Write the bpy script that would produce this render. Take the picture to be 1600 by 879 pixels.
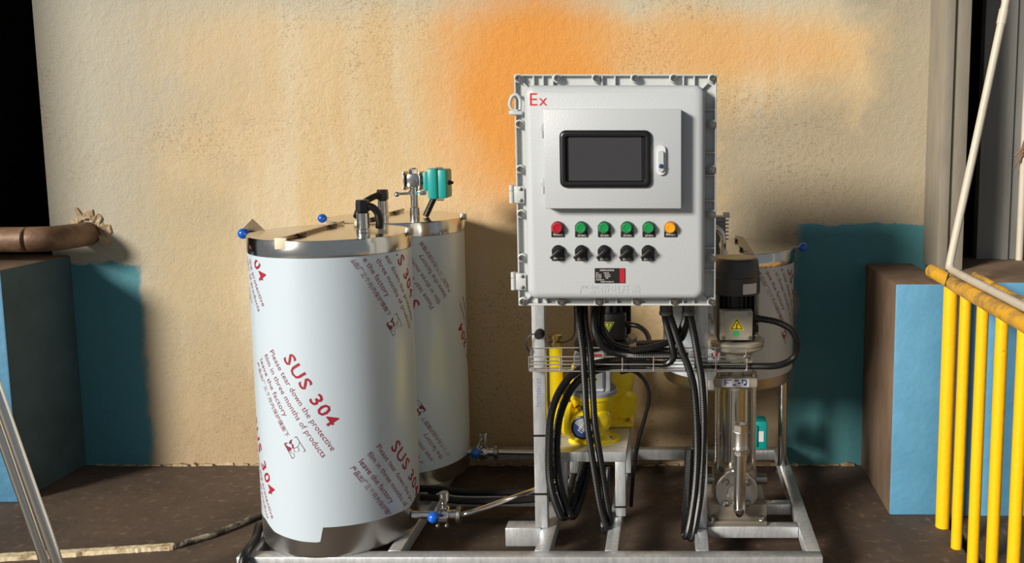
import bpy, bmesh, math, random
from mathutils import Vector, Matrix
random.seed(7)
PI = math.pi
for o in list(bpy.data.objects):
    bpy.data.objects.remove(o)
scene = bpy.context.scene
COL = scene.collection

# ------------------------------------------------------------------ camera, light, exposure
cam_d = bpy.data.cameras.new('camera')
cam = bpy.data.objects.new('camera', cam_d)
COL.objects.link(cam)
cam.location = (0, 0, 1.715)
cam.rotation_euler = (PI / 2 - math.atan(163 / 1400), 0, 0)
cam_d.sensor_width = 36.0
cam_d.lens = 36.0 * 1400 / 1600
cam_d.shift_x = -250 / 1600
cam_d.shift_y = -71.5 / 1600
cam_d.clip_end = 200
scene.camera = cam

world = bpy.data.worlds.new('sky')
scene.world = world
world.use_nodes = True
wn = world.node_tree.nodes
wn['Background'].inputs[0].default_value = (0.80, 0.90, 1.0, 1)
wn['Background'].inputs[1].default_value = 0.25

sun_d = bpy.data.lights.new('sun', 'SUN')
sun = bpy.data.objects.new('sun', sun_d)
COL.objects.link(sun)
sun_d.energy = 4.9
sun_d.angle = math.radians(13)
sun_d.color = (1.0, 0.93, 0.82)
sun.rotation_euler = Vector((0.93, 1.0, -0.50)).to_track_quat('-Z', 'Y').to_euler()
sun.location = (-4, -3, 5)

vs = scene.view_settings
vs.view_transform = 'Standard'
vs.look = 'None'
vs.gamma = 1.0
vs.exposure = 0.0
vs.use_curve_mapping = False


# ------------------------------------------------------------------ materials
def lin(c):
    out = []
    for v in c:
        v = v / 255.0
        out.append(v / 12.92 if v <= 0.04045 else ((v + 0.055) / 1.055) ** 2.4)
    return (out[0], out[1], out[2], 1.0)


def mat(name, rgb, rough=0.5, metal=0.0, bump=None, var=None, coat=0.0, stretch=(1, 1, 1), rvar=0.0, emit=None):
    m = bpy.data.materials.new(name)
    m.use_nodes = True
    nt = m.node_tree
    b = nt.nodes['Principled BSDF']
    b.inputs['Base Color'].default_value = lin(rgb)
    b.inputs['Roughness'].default_value = rough
    b.inputs['Metallic'].default_value = metal
    if coat:
        b.inputs['Coat Weight'].default_value = coat
        b.inputs['Coat Roughness'].default_value = 0.12
    if bump or var or rvar:
        tc = nt.nodes.new('ShaderNodeTexCoord')
        mp = nt.nodes.new('ShaderNodeMapping')
        mp.inputs['Scale'].default_value = stretch
        nt.links.new(tc.outputs['Object'], mp.inputs['Vector'])
    if bump:
        n = nt.nodes.new('ShaderNodeTexNoise')
        n.inputs['Scale'].default_value = bump[0]
        n.inputs['Detail'].default_value = 4
        nt.links.new(mp.outputs[0], n.inputs['Vector'])
        bp = nt.nodes.new('ShaderNodeBump')
        bp.inputs['Strength'].default_value = bump[1]
        bp.inputs['Distance'].default_value = 0.01
        nt.links.new(n.outputs['Fac'], bp.inputs['Height'])
        nt.links.new(bp.outputs[0], b.inputs['Normal'])
    if var:
        n = nt.nodes.new('ShaderNodeTexNoise')
        n.inputs['Scale'].default_value = var[0]
        n.inputs['Detail'].default_value = 6
        n.inputs['Roughness'].default_value = 0.65
        nt.links.new(mp.outputs[0], n.inputs['Vector'])
        cr = nt.nodes.new('ShaderNodeValToRGB')
        cr.color_ramp.elements[0].position = var[2] if len(var) > 2 else 0.35
        cr.color_ramp.elements[1].position = var[3] if len(var) > 3 else 0.65
        cr.color_ramp.elements[0].color = lin(rgb)
        cr.color_ramp.elements[1].color = lin(var[1])
        nt.links.new(n.outputs['Fac'], cr.inputs[0])
        nt.links.new(cr.outputs[0], b.inputs['Base Color'])
    if rvar:
        n = nt.nodes.new('ShaderNodeTexNoise')
        n.inputs['Scale'].default_value = 9
        n.inputs['Detail'].default_value = 5
        nt.links.new(mp.outputs[0], n.inputs['Vector'])
        mr = nt.nodes.new('ShaderNodeMapRange')
        mr.inputs['To Min'].default_value = max(0.03, rough - rvar)
        mr.inputs['To Max'].default_value = rough + rvar
        nt.links.new(n.outputs['Fac'], mr.inputs['Value'])
        nt.links.new(mr.outputs[0], b.inputs['Roughness'])
    return m


M = {}
M['steel'] = mat('brushed_steel', (206, 203, 198), 0.33, 1.0, bump=(12, 0.012), stretch=(1, 1, 20), rvar=0.04)
M['lidsteel'] = mat('lid_steel', (205, 202, 196), 0.16, 1.0, bump=(5, 0.03), rvar=0.05)
M['tube'] = mat('galvanised_tube', (222, 225, 228), 0.34, 0.62, bump=(30, 0.06), var=(14, (196, 200, 204)), stretch=(4, 4, 1), rvar=0.12)
M['chrome'] = mat('polished_pipe', (214, 212, 208), 0.17, 1.0, rvar=0.05)
M['bolt'] = mat('zinc_bolt', (164, 161, 154), 0.3, 1.0)
M['film'] = mat('protective_film', (205, 219, 231), 0.34, 0.12, bump=(7, 0.06), stretch=(1.5, 1.5, 0.5), coat=0.25)
M['print'] = mat('red_print', (160, 30, 50), 0.5)
M['smallprint'] = mat('maroon_print', (132, 40, 62), 0.5)
M['printgrey'] = mat('dark_print', (96, 62, 70), 0.5)
M['hose'] = mat('black_hose', (12, 12, 13), 0.38, 0.0)
M['cable'] = mat('black_cable', (17, 17, 18), 0.42)
M['black'] = mat('black_plastic', (22, 23, 25), 0.4, bump=(120, 0.05))
M['blackpaint'] = mat('black_enamel', (24, 24, 26), 0.38, bump=(90, 0.08))
M['cab'] = mat('cabinet_paint', (184, 189, 194), 0.42, bump=(230, 0.10))
M['cabrim'] = mat('cabinet_flange_paint', (188, 192, 192), 0.45, bump=(90, 0.10))
M['screen'] = mat('touch_screen', (58, 57, 60), 0.12, coat=0.6)
M['bezel'] = mat('screen_bezel', (20, 20, 22), 0.32)
M['red'] = mat('red_lens', (176, 12, 40), 0.2, coat=0.5)
M['green'] = mat('green_lens', (14, 140, 72), 0.2, coat=0.5)
M['amber'] = mat('amber_lens', (238, 160, 10), 0.2, coat=0.5)
M['redring'] = mat('red_lens_ring', (128, 22, 32), 0.35)
M['greenring'] = mat('green_lens_ring', (10, 82, 50), 0.35)
M['amberring'] = mat('amber_lens_ring', (176, 116, 44), 0.35)
M['plate'] = mat('grey_tag_plate', (128, 124, 118), 0.4, 0.6)
M['tag'] = mat('black_tag', (20, 18, 17), 0.45)
M['white'] = mat('white_lettering', (225, 222, 214), 0.5)
M['redmark'] = mat('red_lettering', (205, 46, 48), 0.5)
M['redband'] = mat('red_band', (176, 22, 36), 0.45)
M['yellow'] = mat('pump_yellow', (240, 212, 14), 0.3, bump=(35, 0.08), coat=0.3)
M['greypaint'] = mat('grey_enamel', (150, 156, 164), 0.36, bump=(60, 0.06))
M['lightgrey'] = mat('light_grey_enamel', (208, 212, 216), 0.4)
M['brass'] = mat('dull_brass', (158, 142, 96), 0.3, 1.0)
M['warn'] = mat('warning_yellow', (244, 222, 22), 0.45)
M['warnold'] = mat('faded_warning_yellow', (176, 186, 62), 0.45)
M['greendot'] = mat('green_dot', (56, 176, 104), 0.45)
M['teal'] = mat('teal_enamel', (10, 150, 148), 0.4, bump=(50, 0.06))
M['blueball'] = mat('blue_knob', (16, 92, 200), 0.25, coat=0.3)
M['cream'] = mat('cast_iron_cream', (186, 180, 164), 0.38, 0.35, bump=(70, 0.12))
M['darkgrey'] = mat('dark_grey_enamel', (74, 74, 76), 0.4, 0.2, bump=(50, 0.06))
M['grille'] = mat('fan_grille', (166, 154, 120), 0.4, 0.4)
M['hingebrown'] = mat('dull_hinge_steel', (150, 132, 108), 0.3, 0.8)
M['paper'] = mat('cream_tape', (226, 216, 190), 0.6)
M['sticker'] = mat('white_sticker', (216, 216, 220), 0.5)
M['bluelabel'] = mat('blue_label', (42, 62, 120), 0.4)
M['rail'] = mat('yellow_rail_paint', (252, 190, 8), 0.42, bump=(40, 0.2), var=(9, (150, 112, 52), 0.66, 0.74))
M['railworn'] = mat('worn_rail_paint', (222, 168, 46), 0.5, bump=(40, 0.3), var=(7, (128, 104, 74), 0.45, 0.62))
M['pvc'] = mat('pale_conduit', (196, 187, 172), 0.45, bump=(30, 0.1), var=(4, (176, 158, 132), 0.5, 0.7))
M['rustpipe'] = mat('rusty_pipe', (148, 118, 94), 0.55, 0.2, bump=(25, 0.3), var=(5, (96, 70, 52)))
M['lath'] = mat('weathered_lath', (214, 198, 164), 0.8, bump=(40, 0.6), var=(12, (134, 104, 72), 0.5, 0.66))
M['oldhose'] = mat('dusty_hose', (74, 66, 58), 0.6, bump=(40, 0.5), var=(14, (170, 158, 138), 0.5, 0.6))
M['bluewall'] = mat('blue_wall_paint', (90, 150, 186), 0.6, bump=(22, 0.35), var=(3, (80, 138, 174)))
M['brownplaster'] = mat('bare_brown_plaster', (126, 104, 84), 0.85, bump=(18, 0.5), var=(3.2, (92, 74, 58)), stretch=(1, 1, 0.4))
M['shadedside'] = mat('shaded_side_paint', (72, 96, 104), 0.7, bump=(18, 0.4), var=(2.5, (58, 76, 80)))  # darker block paint, the shade of the inward side is in the colour
M['column'] = mat('grey_column', (150, 142, 128), 0.7, bump=(20, 0.3), var=(3, (124, 118, 106)), stretch=(1, 1, 0.3))
M['panel'] = mat('grey_panel', (140, 140, 136), 0.6, bump=(8, 0.2), var=(2, (116, 116, 112)), stretch=(2, 2, 0.3))
M['recessshade'] = mat('recess_shade', (38, 34, 30), 0.9, var=(3, (28, 25, 22)))  # near-black colour stands in for the shade inside the recesses
M['castgrey'] = mat('cast_grey', (150, 143, 130), 0.35, 0.6, bump=(60, 0.1))
M['postprint'] = mat('faint_blue_print', (120, 130, 172), 0.6)
M['bounce'] = mat('bounce_concrete', (140, 133, 122), 0.8, bump=(10, 0.3), var=(1.5, (120, 114, 104)))
M['crumb'] = mat('crumbled_plaster', (196, 178, 148), 0.9, bump=(40, 0.7), var=(16, (140, 116, 88)))
M['lightblock'] = mat('light_block_sheet', (120, 118, 112), 0.7)


def wall_material():
    m = bpy.data.materials.new('stained_plaster')
    m.use_nodes = True
    nt = m.node_tree
    N, Lk = nt.nodes, nt.links
    b = N['Principled BSDF']
    b.inputs['Roughness'].default_value = 0.8
    geo = N.new('ShaderNodeNewGeometry')
    sep = N.new('ShaderNodeSeparateXYZ')
    Lk.new(geo.outputs['Position'], sep.inputs[0])

    def noise(scale, detail=5, stretch=(1, 1, 1), rough=0.6):
        mp = N.new('ShaderNodeMapping')
        mp.inputs['Scale'].default_value = stretch
        Lk.new(geo.outputs['Position'], mp.inputs[0])
        n = N.new('ShaderNodeTexNoise')
        n.inputs['Scale'].default_value = scale
        n.inputs['Detail'].default_value = detail
        n.inputs['Roughness'].default_value = rough
        Lk.new(mp.outputs[0], n.inputs['Vector'])
        return n.outputs['Fac']

    def math_(op, a, c, clamp=False):
        n = N.new('ShaderNodeMath')
        n.operation = op
        n.use_clamp = clamp
        for i, v in enumerate((a, c)):
            if isinstance(v, (int, float)):
                n.inputs[i].default_value = v
            else:
                Lk.new(v, n.inputs[i])
        return n.outputs[0]

    def ss(v, a, c):
        n = N.new('ShaderNodeMapRange')
        n.interpolation_type = 'SMOOTHSTEP'
        n.inputs['From Min'].default_value = a
        n.inputs['From Max'].default_value = c
        Lk.new(v, n.inputs['Value'])
        return n.outputs[0]

    def mix(f, a, c):
        n = N.new('ShaderNodeMix')
        n.data_type = 'RGBA'
        if isinstance(f, (int, float)):
            n.inputs[0].default_value = f
        else:
            Lk.new(f, n.inputs[0])
        for i, v in ((6, a), (7, c)):
            if isinstance(v, tuple):
                n.inputs[i].default_value = v
            else:
                Lk.new(v, n.inputs[i])
        return n.outputs[2]

    X, Z = sep.outputs['X'], sep.outputs['Z']
    big = noise(1.1, 5, (1, 1, 0.5))
    streak = noise(2.4, 4, (1.6, 1, 0.22))
    fine = noise(26, 6)
    wob = noise(2.2, 5)
    col = mix(ss(big, 0.35, 0.65), lin((206, 184, 146)), lin((202, 174, 128)))
    col = mix(math_('MULTIPLY', ss(streak, 0.45, 0.68), 0.65), col, lin((208, 194, 168)))
    # warm peach tint left and right of the stain
    dx = math_('SUBTRACT', math_('MULTIPLY', wob, 0.9), 0.45)
    xx = math_('ADD', X, dx)
    # greyer towards both ends and low on the right
    g1 = math_('SUBTRACT', 1.0, ss(xx, -3.0, -1.9))
    gz = math_('SUBTRACT', 1.0, ss(math_('ADD', Z, math_('MULTIPLY', dx, 0.6)), 1.68, 2.0))
    g2 = math_('MAXIMUM', ss(xx, 0.75, 1.15), math_('MULTIPLY', gz, ss(xx, 0.0, 0.35)))
    kz = math_('SUBTRACT', 1.0, ss(math_('ADD', Z, dx), 1.3, 2.0))
    col = mix(math_('MULTIPLY', math_('MULTIPLY', kz, math_('SUBTRACT', 1.0, ss(xx, -2.5, -1.9))), 0.6), col, lin((176, 154, 108)))
    topg = ss(math_('ADD', Z, math_('MULTIPLY', dx, 0.4)), 2.15, 2.4)
    col = mix(math_('MULTIPLY', topg, 0.6), col, lin((186, 184, 170)))
    col = mix(math_('MULTIPLY', g1, 0.85), col, lin((170, 167, 154)))
    col = mix(math_('MULTIPLY', g2, 0.8), col, lin((150, 142, 124)))
    # big orange rust-coloured paint stain
    ex = math_('DIVIDE', math_('ADD', X, 0.70), 0.56)
    ez = math_('DIVIDE', math_('SUBTRACT', Z, 1.88), 0.72)
    dist = math_('SQRT', math_('ADD', math_('MULTIPLY', ex, ex), math_('MULTIPLY', ez, ez)), 0)
    dist = math_('ADD', dist, math_('MULTIPLY', math_('SUBTRACT', wob, 0.5), 0.7))
    om = math_('SUBTRACT', 1.0, ss(dist, 0.45, 1.15))
    col = mix(math_('MULTIPLY', om, 0.92), col, lin((216, 142, 50)))
    ex2 = math_('DIVIDE', math_('SUBTRACT', X, 0.15), 0.8)
    ez2 = math_('DIVIDE', math_('SUBTRACT', Z, 2.12), 0.2)
    d2 = math_('SQRT', math_('ADD', math_('MULTIPLY', ex2, ex2), math_('MULTIPLY', ez2, ez2)), 0)
    d2 = math_('ADD', d2, math_('MULTIPLY', math_('SUBTRACT', wob, 0.5), 0.8))
    om2 = math_('SUBTRACT', 1.0, ss(d2, 0.3, 1.2))
    col = mix(math_('MULTIPLY', om2, 0.6), col, lin((214, 156, 84)))
    # brown dirt specks
    sp = noise(95, 3, rough=0.6)
    patch = ss(noise(1.4, 3), 0.48, 0.62)
    col = mix(math_('MULTIPLY', math_('MULTIPLY', ss(sp, 0.55, 0.66), patch), 0.45), col, lin((120, 84, 48)))
    # plaster turns browner towards the bottom
    low = math_('SUBTRACT', 1.0, ss(math_('ADD', Z, math_('MULTIPLY', math_('SUBTRACT', wob, 0.5), 0.5)), 0.0, 1.0))
    col = mix(math_('MULTIPLY', low, 0.45), col, lin((150, 120, 84)))
    # teal paint left over at both ends
    rag = math_('MULTIPLY', math_('SUBTRACT', noise(9, 6), 0.5), 0.10)
    zl = math_('SUBTRACT', 1.0, ss(math_('ADD', Z, rag), 1.045, 1.06))
    xl = math_('SUBTRACT', 1.0, ss(math_('ADD', X, rag), -2.71, -2.66))
    zr = math_('SUBTRACT', 1.0, ss(math_('ADD', Z, rag), 1.25, 1.262))
    xr = ss(math_('ADD', X, math_('ADD', rag, math_('MULTIPLY', Z, -0.05))), 0.55, 0.6)
    tealp = math_('MAXIMUM', math_('MULTIPLY', zl, xl), math_('MULTIPLY', zr, xr))
    tc = mix(ss(big, 0.3, 0.7), lin((78, 138, 142)), lin((66, 124, 140)))
    col = mix(tealp, col, tc)
    Lk.new(col, b.inputs['Base Color'])
    bp = N.new('ShaderNodeBump')
    bp.inputs['Strength'].default_value = 0.42
    bp.inputs['Distance'].default_value = 0.012
    Lk.new(math_('ADD', fine, math_('MULTIPLY', noise(110, 3), 0.5)), bp.inputs['Height'])
    Lk.new(bp.outputs[0], b.inputs['Normal'])
    return m


M['wall'] = wall_material()


def floor_material():
    m = mat('dirty_concrete', (96, 80, 68), 0.75, bump=(16, 0.45), var=(2.2, (70, 57, 48), 0.3, 0.7))
    nt = m.node_tree
    b = nt.nodes['Principled BSDF']
    src = b.inputs['Base Color'].links[0].from_socket
    tc = nt.nodes.new('ShaderNodeTexCoord')
    n = nt.nodes.new('ShaderNodeTexNoise')
    n.inputs['Scale'].default_value = 24
    n.inputs['Detail'].default_value = 6
    nt.links.new(tc.outputs['Object'], n.inputs['Vector'])
    mr = nt.nodes.new('ShaderNodeMapRange')
    mr.inputs['From Min'].default_value = 0.58
    mr.inputs['From Max'].default_value = 0.72
    nt.links.new(n.outputs['Fac'], mr.inputs['Value'])
    mu = nt.nodes.new('ShaderNodeMath')
    mu.operation = 'MULTIPLY'
    mu.inputs[1].default_value = 0.5
    nt.links.new(mr.outputs[0], mu.inputs[0])
    mx = nt.nodes.new('ShaderNodeMix')
    mx.data_type = 'RGBA'
    nt.links.new(mu.outputs[0], mx.inputs[0])
    nt.links.new(src, mx.inputs[6])
    mx.inputs[7].default_value = lin((136, 118, 100))
    nt.links.new(mx.outputs[2], b.inputs['Base Color'])
    return m


M['floor'] = floor_material()


# ------------------------------------------------------------------ mesh helpers
class B:
    """collects world-space geometry for ONE mesh object"""

    def __init__(self):
        self.v, self.f, self.mi, self.cur = [], [], [], 0

    def add(self, vs_, fs):
        k = len(self.v)
        self.v += [tuple(p) for p in vs_]
        self.f += [tuple(i + k for i in f) for f in fs]
        self.mi += [self.cur] * len(fs)
        return self

    def _bm(self, bm):
        bm.verts.index_update()
        self.add([v.co.copy() for v in bm.verts], [[v.index for v in f.verts] for f in bm.faces])
        bm.free()
        return self

    def box(self, x0, x1, y0, y1, z0, z1, bev=0.0, seg=2, rot=None):
        bm = bmesh.new()
        c = Vector(((x0 + x1) / 2, (y0 + y1) / 2, (z0 + z1) / 2))
        bmesh.ops.create_cube(bm, size=1)
        for v in bm.verts:
            v.co = Vector((v.co.x * (x1 - x0), v.co.y * (y1 - y0), v.co.z * (z1 - z0)))
        if bev:
            bmesh.ops.bevel(bm, geom=list(bm.edges), offset=bev, segments=seg, profile=0.5, affect='EDGES')
        for v in bm.verts:
            v.co = (rot @ v.co if rot else v.co) + c
        return self._bm(bm)

    def frame(self, axis):
        a = Vector(axis).normalized()
        h = Vector((0, 0, 1)) if abs(a.z) < 0.9 else Vector((1, 0, 0))
        u = h.cross(a).normalized()
        w = a.cross(u)
        return u, w, a

    def lathe(self, c, prof, n=32, axis=(0, 0, 1), caps=True):
        """prof: (radius, distance along axis)"""
        u, w, a = self.frame(axis)
        c = Vector(c)
        vs_, fs = [], []
        for r, d in prof:
            for i in range(n):
                t = 2 * PI * i / n
                vs_.append(c + a * d + (u * math.cos(t) + w * math.sin(t)) * r)
        for k in range(len(prof) - 1):
            for i in range(n):
                j = (i + 1) % n
                fs.append((k * n + i, k * n + j, (k + 1) * n + j, (k + 1) * n + i))
        if caps:
            fs.append(tuple(reversed(range(n))))
            fs.append(tuple((len(prof) - 1) * n + i for i in range(n)))
        return self.add(vs_, fs)

    def cyl(self, p0, p1, r, r2=None, n=20, bev=0.0):
        p0, p1 = Vector(p0), Vector(p1)
        d = (p1 - p0).length
        r2 = r if r2 is None else r2
        prof = [(r, 0), (r2, d)]
        if bev:
            prof = [(r - bev, 0), (r, bev), (r2, d - bev), (r2 - bev, d)]
        return self.lathe(p0, prof, n, p1 - p0)

    def hexbolt(self, c, axis, r, h):
        self.lathe(c, [(r * 1.35, 0), (r * 1.35, h * 0.25)], 14, axis)
        self.lathe(Vector(c) + Vector(axis).normalized() * h * 0.25, [(r, 0), (r, h * 0.7), (r * 0.85, h * 0.75)], 6, axis)
        return self

    def sphere(self, c, r, n=16):
        prof = [(max(1e-4, r * math.sin(PI * i / n)), -r * math.cos(PI * i / n)) for i in range(n + 1)]
        return self.lathe(c, prof, n * 2, (0, 0, 1), caps=False)

    def tube(self, pts, r, n=10, corr=0.0, step=0.0036, smooth=True, samples=10):
        P = [Vector(p) for p in pts]
        path = []
        if smooth and len(P) > 2:
            E_ = [P[0] * 2 - P[1]] + P + [P[-1] * 2 - P[-2]]
            for i in range(1, len(E_) - 2):
                a, b_, c_, d = E_[i - 1:i + 3]
                for k in range(samples):
                    t = k / samples
                    path.append(0.5 * ((2 * b_) + (c_ - a) * t + (2 * a - 5 * b_ + 4 * c_ - d) * t * t + (3 * b_ - a - 3 * c_ + d) * t ** 3))
            path.append(P[-1])
        else:
            path = P
        if corr:
            L_ = [0]
            for i in range(1, len(path)):
                L_.append(L_[-1] + (path[i] - path[i - 1]).length)
            m_ = max(4, int(L_[-1] / step))
            new, k = [], 0
            for i in range(m_ + 1):
                s = L_[-1] * i / m_
                while k < len(L_) - 2 and L_[k + 1] < s:
                    k += 1
                t = (s - L_[k]) / max(1e-9, L_[k + 1] - L_[k])
                new.append(path[k].lerp(path[k + 1], t))
            path = new
        vs_, fs = [], []
        T = (path[1] - path[0]).normalized()
        u = T.orthogonal().normalized()
        for i, p in enumerate(path):
            t = (path[min(i + 1, len(path) - 1)] - path[max(i - 1, 0)]).normalized()
            u = (u - t * u.dot(t)).normalized()
            w = t.cross(u)
            rr = r * (1 - corr) if (corr and i % 2) else r
            for k in range(n):
                a = 2 * PI * k / n
                vs_.append(p + (u * math.cos(a) + w * math.sin(a)) * rr)
        for i in range(len(path) - 1):
            for k in range(n):
                j = (k + 1) % n
                fs.append((i * n + k, i * n + j, (i + 1) * n + j, (i + 1) * n + k))
        fs.append(tuple(reversed(range(n))))
        fs.append(tuple((len(path) - 1) * n + k for k in range(n)))
        return self.add(vs_, fs)

    def prism(self, poly, o, u, w, depth):
        """2D polygon on plane (o,u,w), extruded by depth along u x w"""
        o, u, w = Vector(o), Vector(u), Vector(w)
        nrm = u.cross(w).normalized()
        n = len(poly)
        a = [o + u * p[0] + w * p[1] for p in poly]
        c = [p + nrm * depth for p in a]
        fs = [tuple(reversed(range(n))), tuple(range(n, 2 * n))]
        fs += [(i, (i + 1) % n, n + (i + 1) % n, n + i) for i in range(n)]
        return self.add(a + c, fs)

    def build(self, name, material, parent=None, smooth=True, angle=35):
        me = bpy.data.meshes.new(name)
        off = Vector((0, 0, 0))
        p = parent
        while p is not None:
            off += p.location
            p = p.parent
        me.from_pydata([Vector(v) - off for v in self.v], [], self.f)
        mats = material if isinstance(material, (list, tuple)) else [material]
        for m in mats:
            me.materials.append(M[m])
        if len(mats) > 1:
            me.polygons.foreach_set('material_index', self.mi)
        bm = bmesh.new()
        bm.from_mesh(me)
        bmesh.ops.recalc_face_normals(bm, faces=bm.faces)
        bm.to_mesh(me)
        bm.free()
        if smooth:
            me.polygons.foreach_set('use_smooth', [True] * len(me.polygons))
            me.set_sharp_from_angle(angle=math.radians(angle))
        o = bpy.data.objects.new(name, me)
        COL.objects.link(o)
        o.parent = parent
        return o


def tag(o, label, cat, group=None):
    o['label'] = label
    o['category'] = cat
    if group:
        o['group'] = group
    return o


def thing(name, loc, label, cat, group=None):
    o = bpy.data.objects.new(name, None)
    o.empty_display_size = 0.05
    COL.objects.link(o)
    o.location = loc
    return tag(o, label, cat, group)


def struct(o):
    o['kind'] = 'structure'
    return o


def clone(src, loc, parent=None):
    c = src.copy()
    COL.objects.link(c)
    c.parent = parent
    c.location = loc
    return c


def text_mesh(body, size, align='LEFT', bold=0.0, spacing=1.0, fit=None):
    """flat text -> (verts2d, faces)"""
    cu = bpy.data.curves.new('t', 'FONT')
    cu.body = body
    cu.size = size
    cu.align_x = align
    cu.resolution_u = 2
    cu.offset = bold
    cu.space_character = spacing
    ob = bpy.data.objects.new('t', cu)
    COL.objects.link(ob)
    dg = bpy.context.evaluated_depsgraph_get()
    me = bpy.data.meshes.new_from_object(ob.evaluated_get(dg))
    vs_ = [(v.co.x, v.co.y) for v in me.vertices]
    fs = [tuple(p.vertices) for p in me.polygons]
    bpy.data.objects.remove(ob)
    bpy.data.curves.remove(cu)
    bpy.data.meshes.remove(me)
    if fit and vs_:
        w = max(v[0] for v in vs_) - min(v[0] for v in vs_)
        if w > 0:
            vs_ = [(v[0] * fit / w, v[1]) for v in vs_]
    return vs_, fs


def flat_text(b, body, size, o, u=(1, 0, 0), w=(0, 0, 1), **k):
    """lettering laid on the plane through o"""
    vs_, fs = text_mesh(body, size, **k)
    o, u, w = Vector(o), Vector(u), Vector(w)
    b.add([o + u * x + w * y for x, y in vs_], fs)
    return b


def rrect(x0, x1, z0, z1, r, n=5):
    pts = []
    for cx, cz, a0 in ((x1 - r, z1 - r, 0), (x0 + r, z1 - r, 90), (x0 + r, z0 + r, 180), (x1 - r, z0 + r, 270)):
        for i in range(n + 1):
            a = math.radians(a0 + 90 * i / n)
            pts.append((cx + r * math.cos(a), cz + r * math.sin(a)))
    return pts


def plate_front(b, poly, y_front, y_back):
    """solid with outline poly in X-Z facing -Y"""
    return b.prism(poly, (0, y_back, 0), (1, 0, 0), (0, 0, 1), y_back - y_front)


WALL_Y = 4.47
# ------------------------------------------------------------------ the place
b = B()
b.box(-9, 1.205, 2.3, 7.5, -0.4, 0.0)
struct(b.build('floor', 'floor'))
b = B()
b.box(-9, 1.205, -9, 2.298, -0.4, -0.002)  # unseen pale floor, added to bounce light into the steel
struct(b.build('floor_bounce', 'bounce'))
b = B()
b.box(1.275, 9, -9, 7.5, -0.45, -0.02)
b.box(1.2, 1.28, -9, 3.9, -0.6, -0.38)
o = struct(b.build('floor_yard', 'floor'))
o.name = 'floor_beyond_drain'
b = B()
b.box(-3.12, 1.32, WALL_Y, WALL_Y + 0.2, 0, 4.6)
struct(b.build('wall_back', 'wall'))
# low masonry blocks left and right of the bay
b = B()
b.box(-6.5, -3.03, 3.995, WALL_Y + 0.05, 0, 1.095, 0.012)
b.mi = [0] * len(b.f)
o = b.build('wall_left', ['bluewall', 'shadedside', 'brownplaster'])
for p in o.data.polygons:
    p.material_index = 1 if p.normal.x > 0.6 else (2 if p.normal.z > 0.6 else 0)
struct(o)
b = B()
b.box(0.975, 1.215, 3.856, WALL_Y - 0.001, 0, 1.055, 0.012)
b.mi = [0] * len(b.f)
o = b.build('wall_right', ['bluewall', 'brownplaster'])
for p in o.data.polygons:
    p.material_index = 1 if (p.normal.x < -0.6 or p.normal.z > 0.6) else 0
struct(o)
b = B()
b.box(1.275, 6.5, 3.90, 4.72, -0.4, 1.055, 0.012)
b.mi = [0] * len(b.f)
o = b.build('wall_right_beyond', ['bluewall', 'brownplaster'])
for p in o.data.polygons:
    p.material_index = 1 if (p.normal.x < -0.6 or p.normal.z > 0.6) else 0
struct(o)
# column at the right end of the plaster wall
b = B()
b.box(1.262, 1.31, 4.22, WALL_Y + 0.1, 1.055, 4.6, 0.006)
b.box(1.305, 1.39, 4.24, WALL_Y + 0.1, 1.055, 4.6, 0.006)
o = struct(b.build('trim_1', 'column'))
# grey sheet panel beyond the column, with its pressed ribs
b = B()
b.box(1.585, 6.5, 4.62, 4.68, 1.0, 4.6)
for x in (1.70, 1.84, 1.98, 2.12):
    b.prism([(0, 0), (0.05, 0), (0.04, 0.018), (0.01, 0.018)], (x, 4.62, 1.0), (1, 0, 0), (0, -1, 0), -3.55)
struct(b.build('wall_panel_right', 'panel'))
# rooms behind the two gaps, their darkness put into the wall colour
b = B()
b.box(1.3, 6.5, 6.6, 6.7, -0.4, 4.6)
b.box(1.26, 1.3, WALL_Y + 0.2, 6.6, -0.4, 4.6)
struct(b.build('wall_recess_right', 'recessshade'))
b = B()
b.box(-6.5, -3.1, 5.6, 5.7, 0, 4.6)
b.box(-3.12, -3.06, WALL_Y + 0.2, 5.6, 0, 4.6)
b.box(-3.97, -3.87, 3.6, 5.6, 0, 4.6)  # wall added to keep the sun out of the left recess
struct(b.build('wall_recess_left_sun_block', 'recessshade'))
b = B()
b.box(-6.5, 6.5, 1.0, 7.5, 4.6, 4.7)  # unseen slab added to block light from overhead
struct(b.build('overhead_light_block', 'lightblock'))
# crumbling plaster at the foot of the wall
b = B()
x = -2.98
while x < 0.95:
    w = random.uniform(0.015, 0.09)
    h = random.choice((0.004, 0.007, 0.012, 0.018)) * random.uniform(0.6, 1.2)
    d = random.uniform(0.006, 0.022)
    pts = [(0, 0), (w, 0), (w * 0.95, h * random.uniform(0.3, 1)), (w * 0.5, h), (0.03 * w, h * random.uniform(0.4, 1))]
    b.prism(pts, (x, WALL_Y + 0.002, 0), (1, 0, 0), (0, 0, 1), d)
    x += w * random.uniform(0.9, 1.3)
struct(b.build('baseboard_back', 'crumb', smooth=False))

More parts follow.
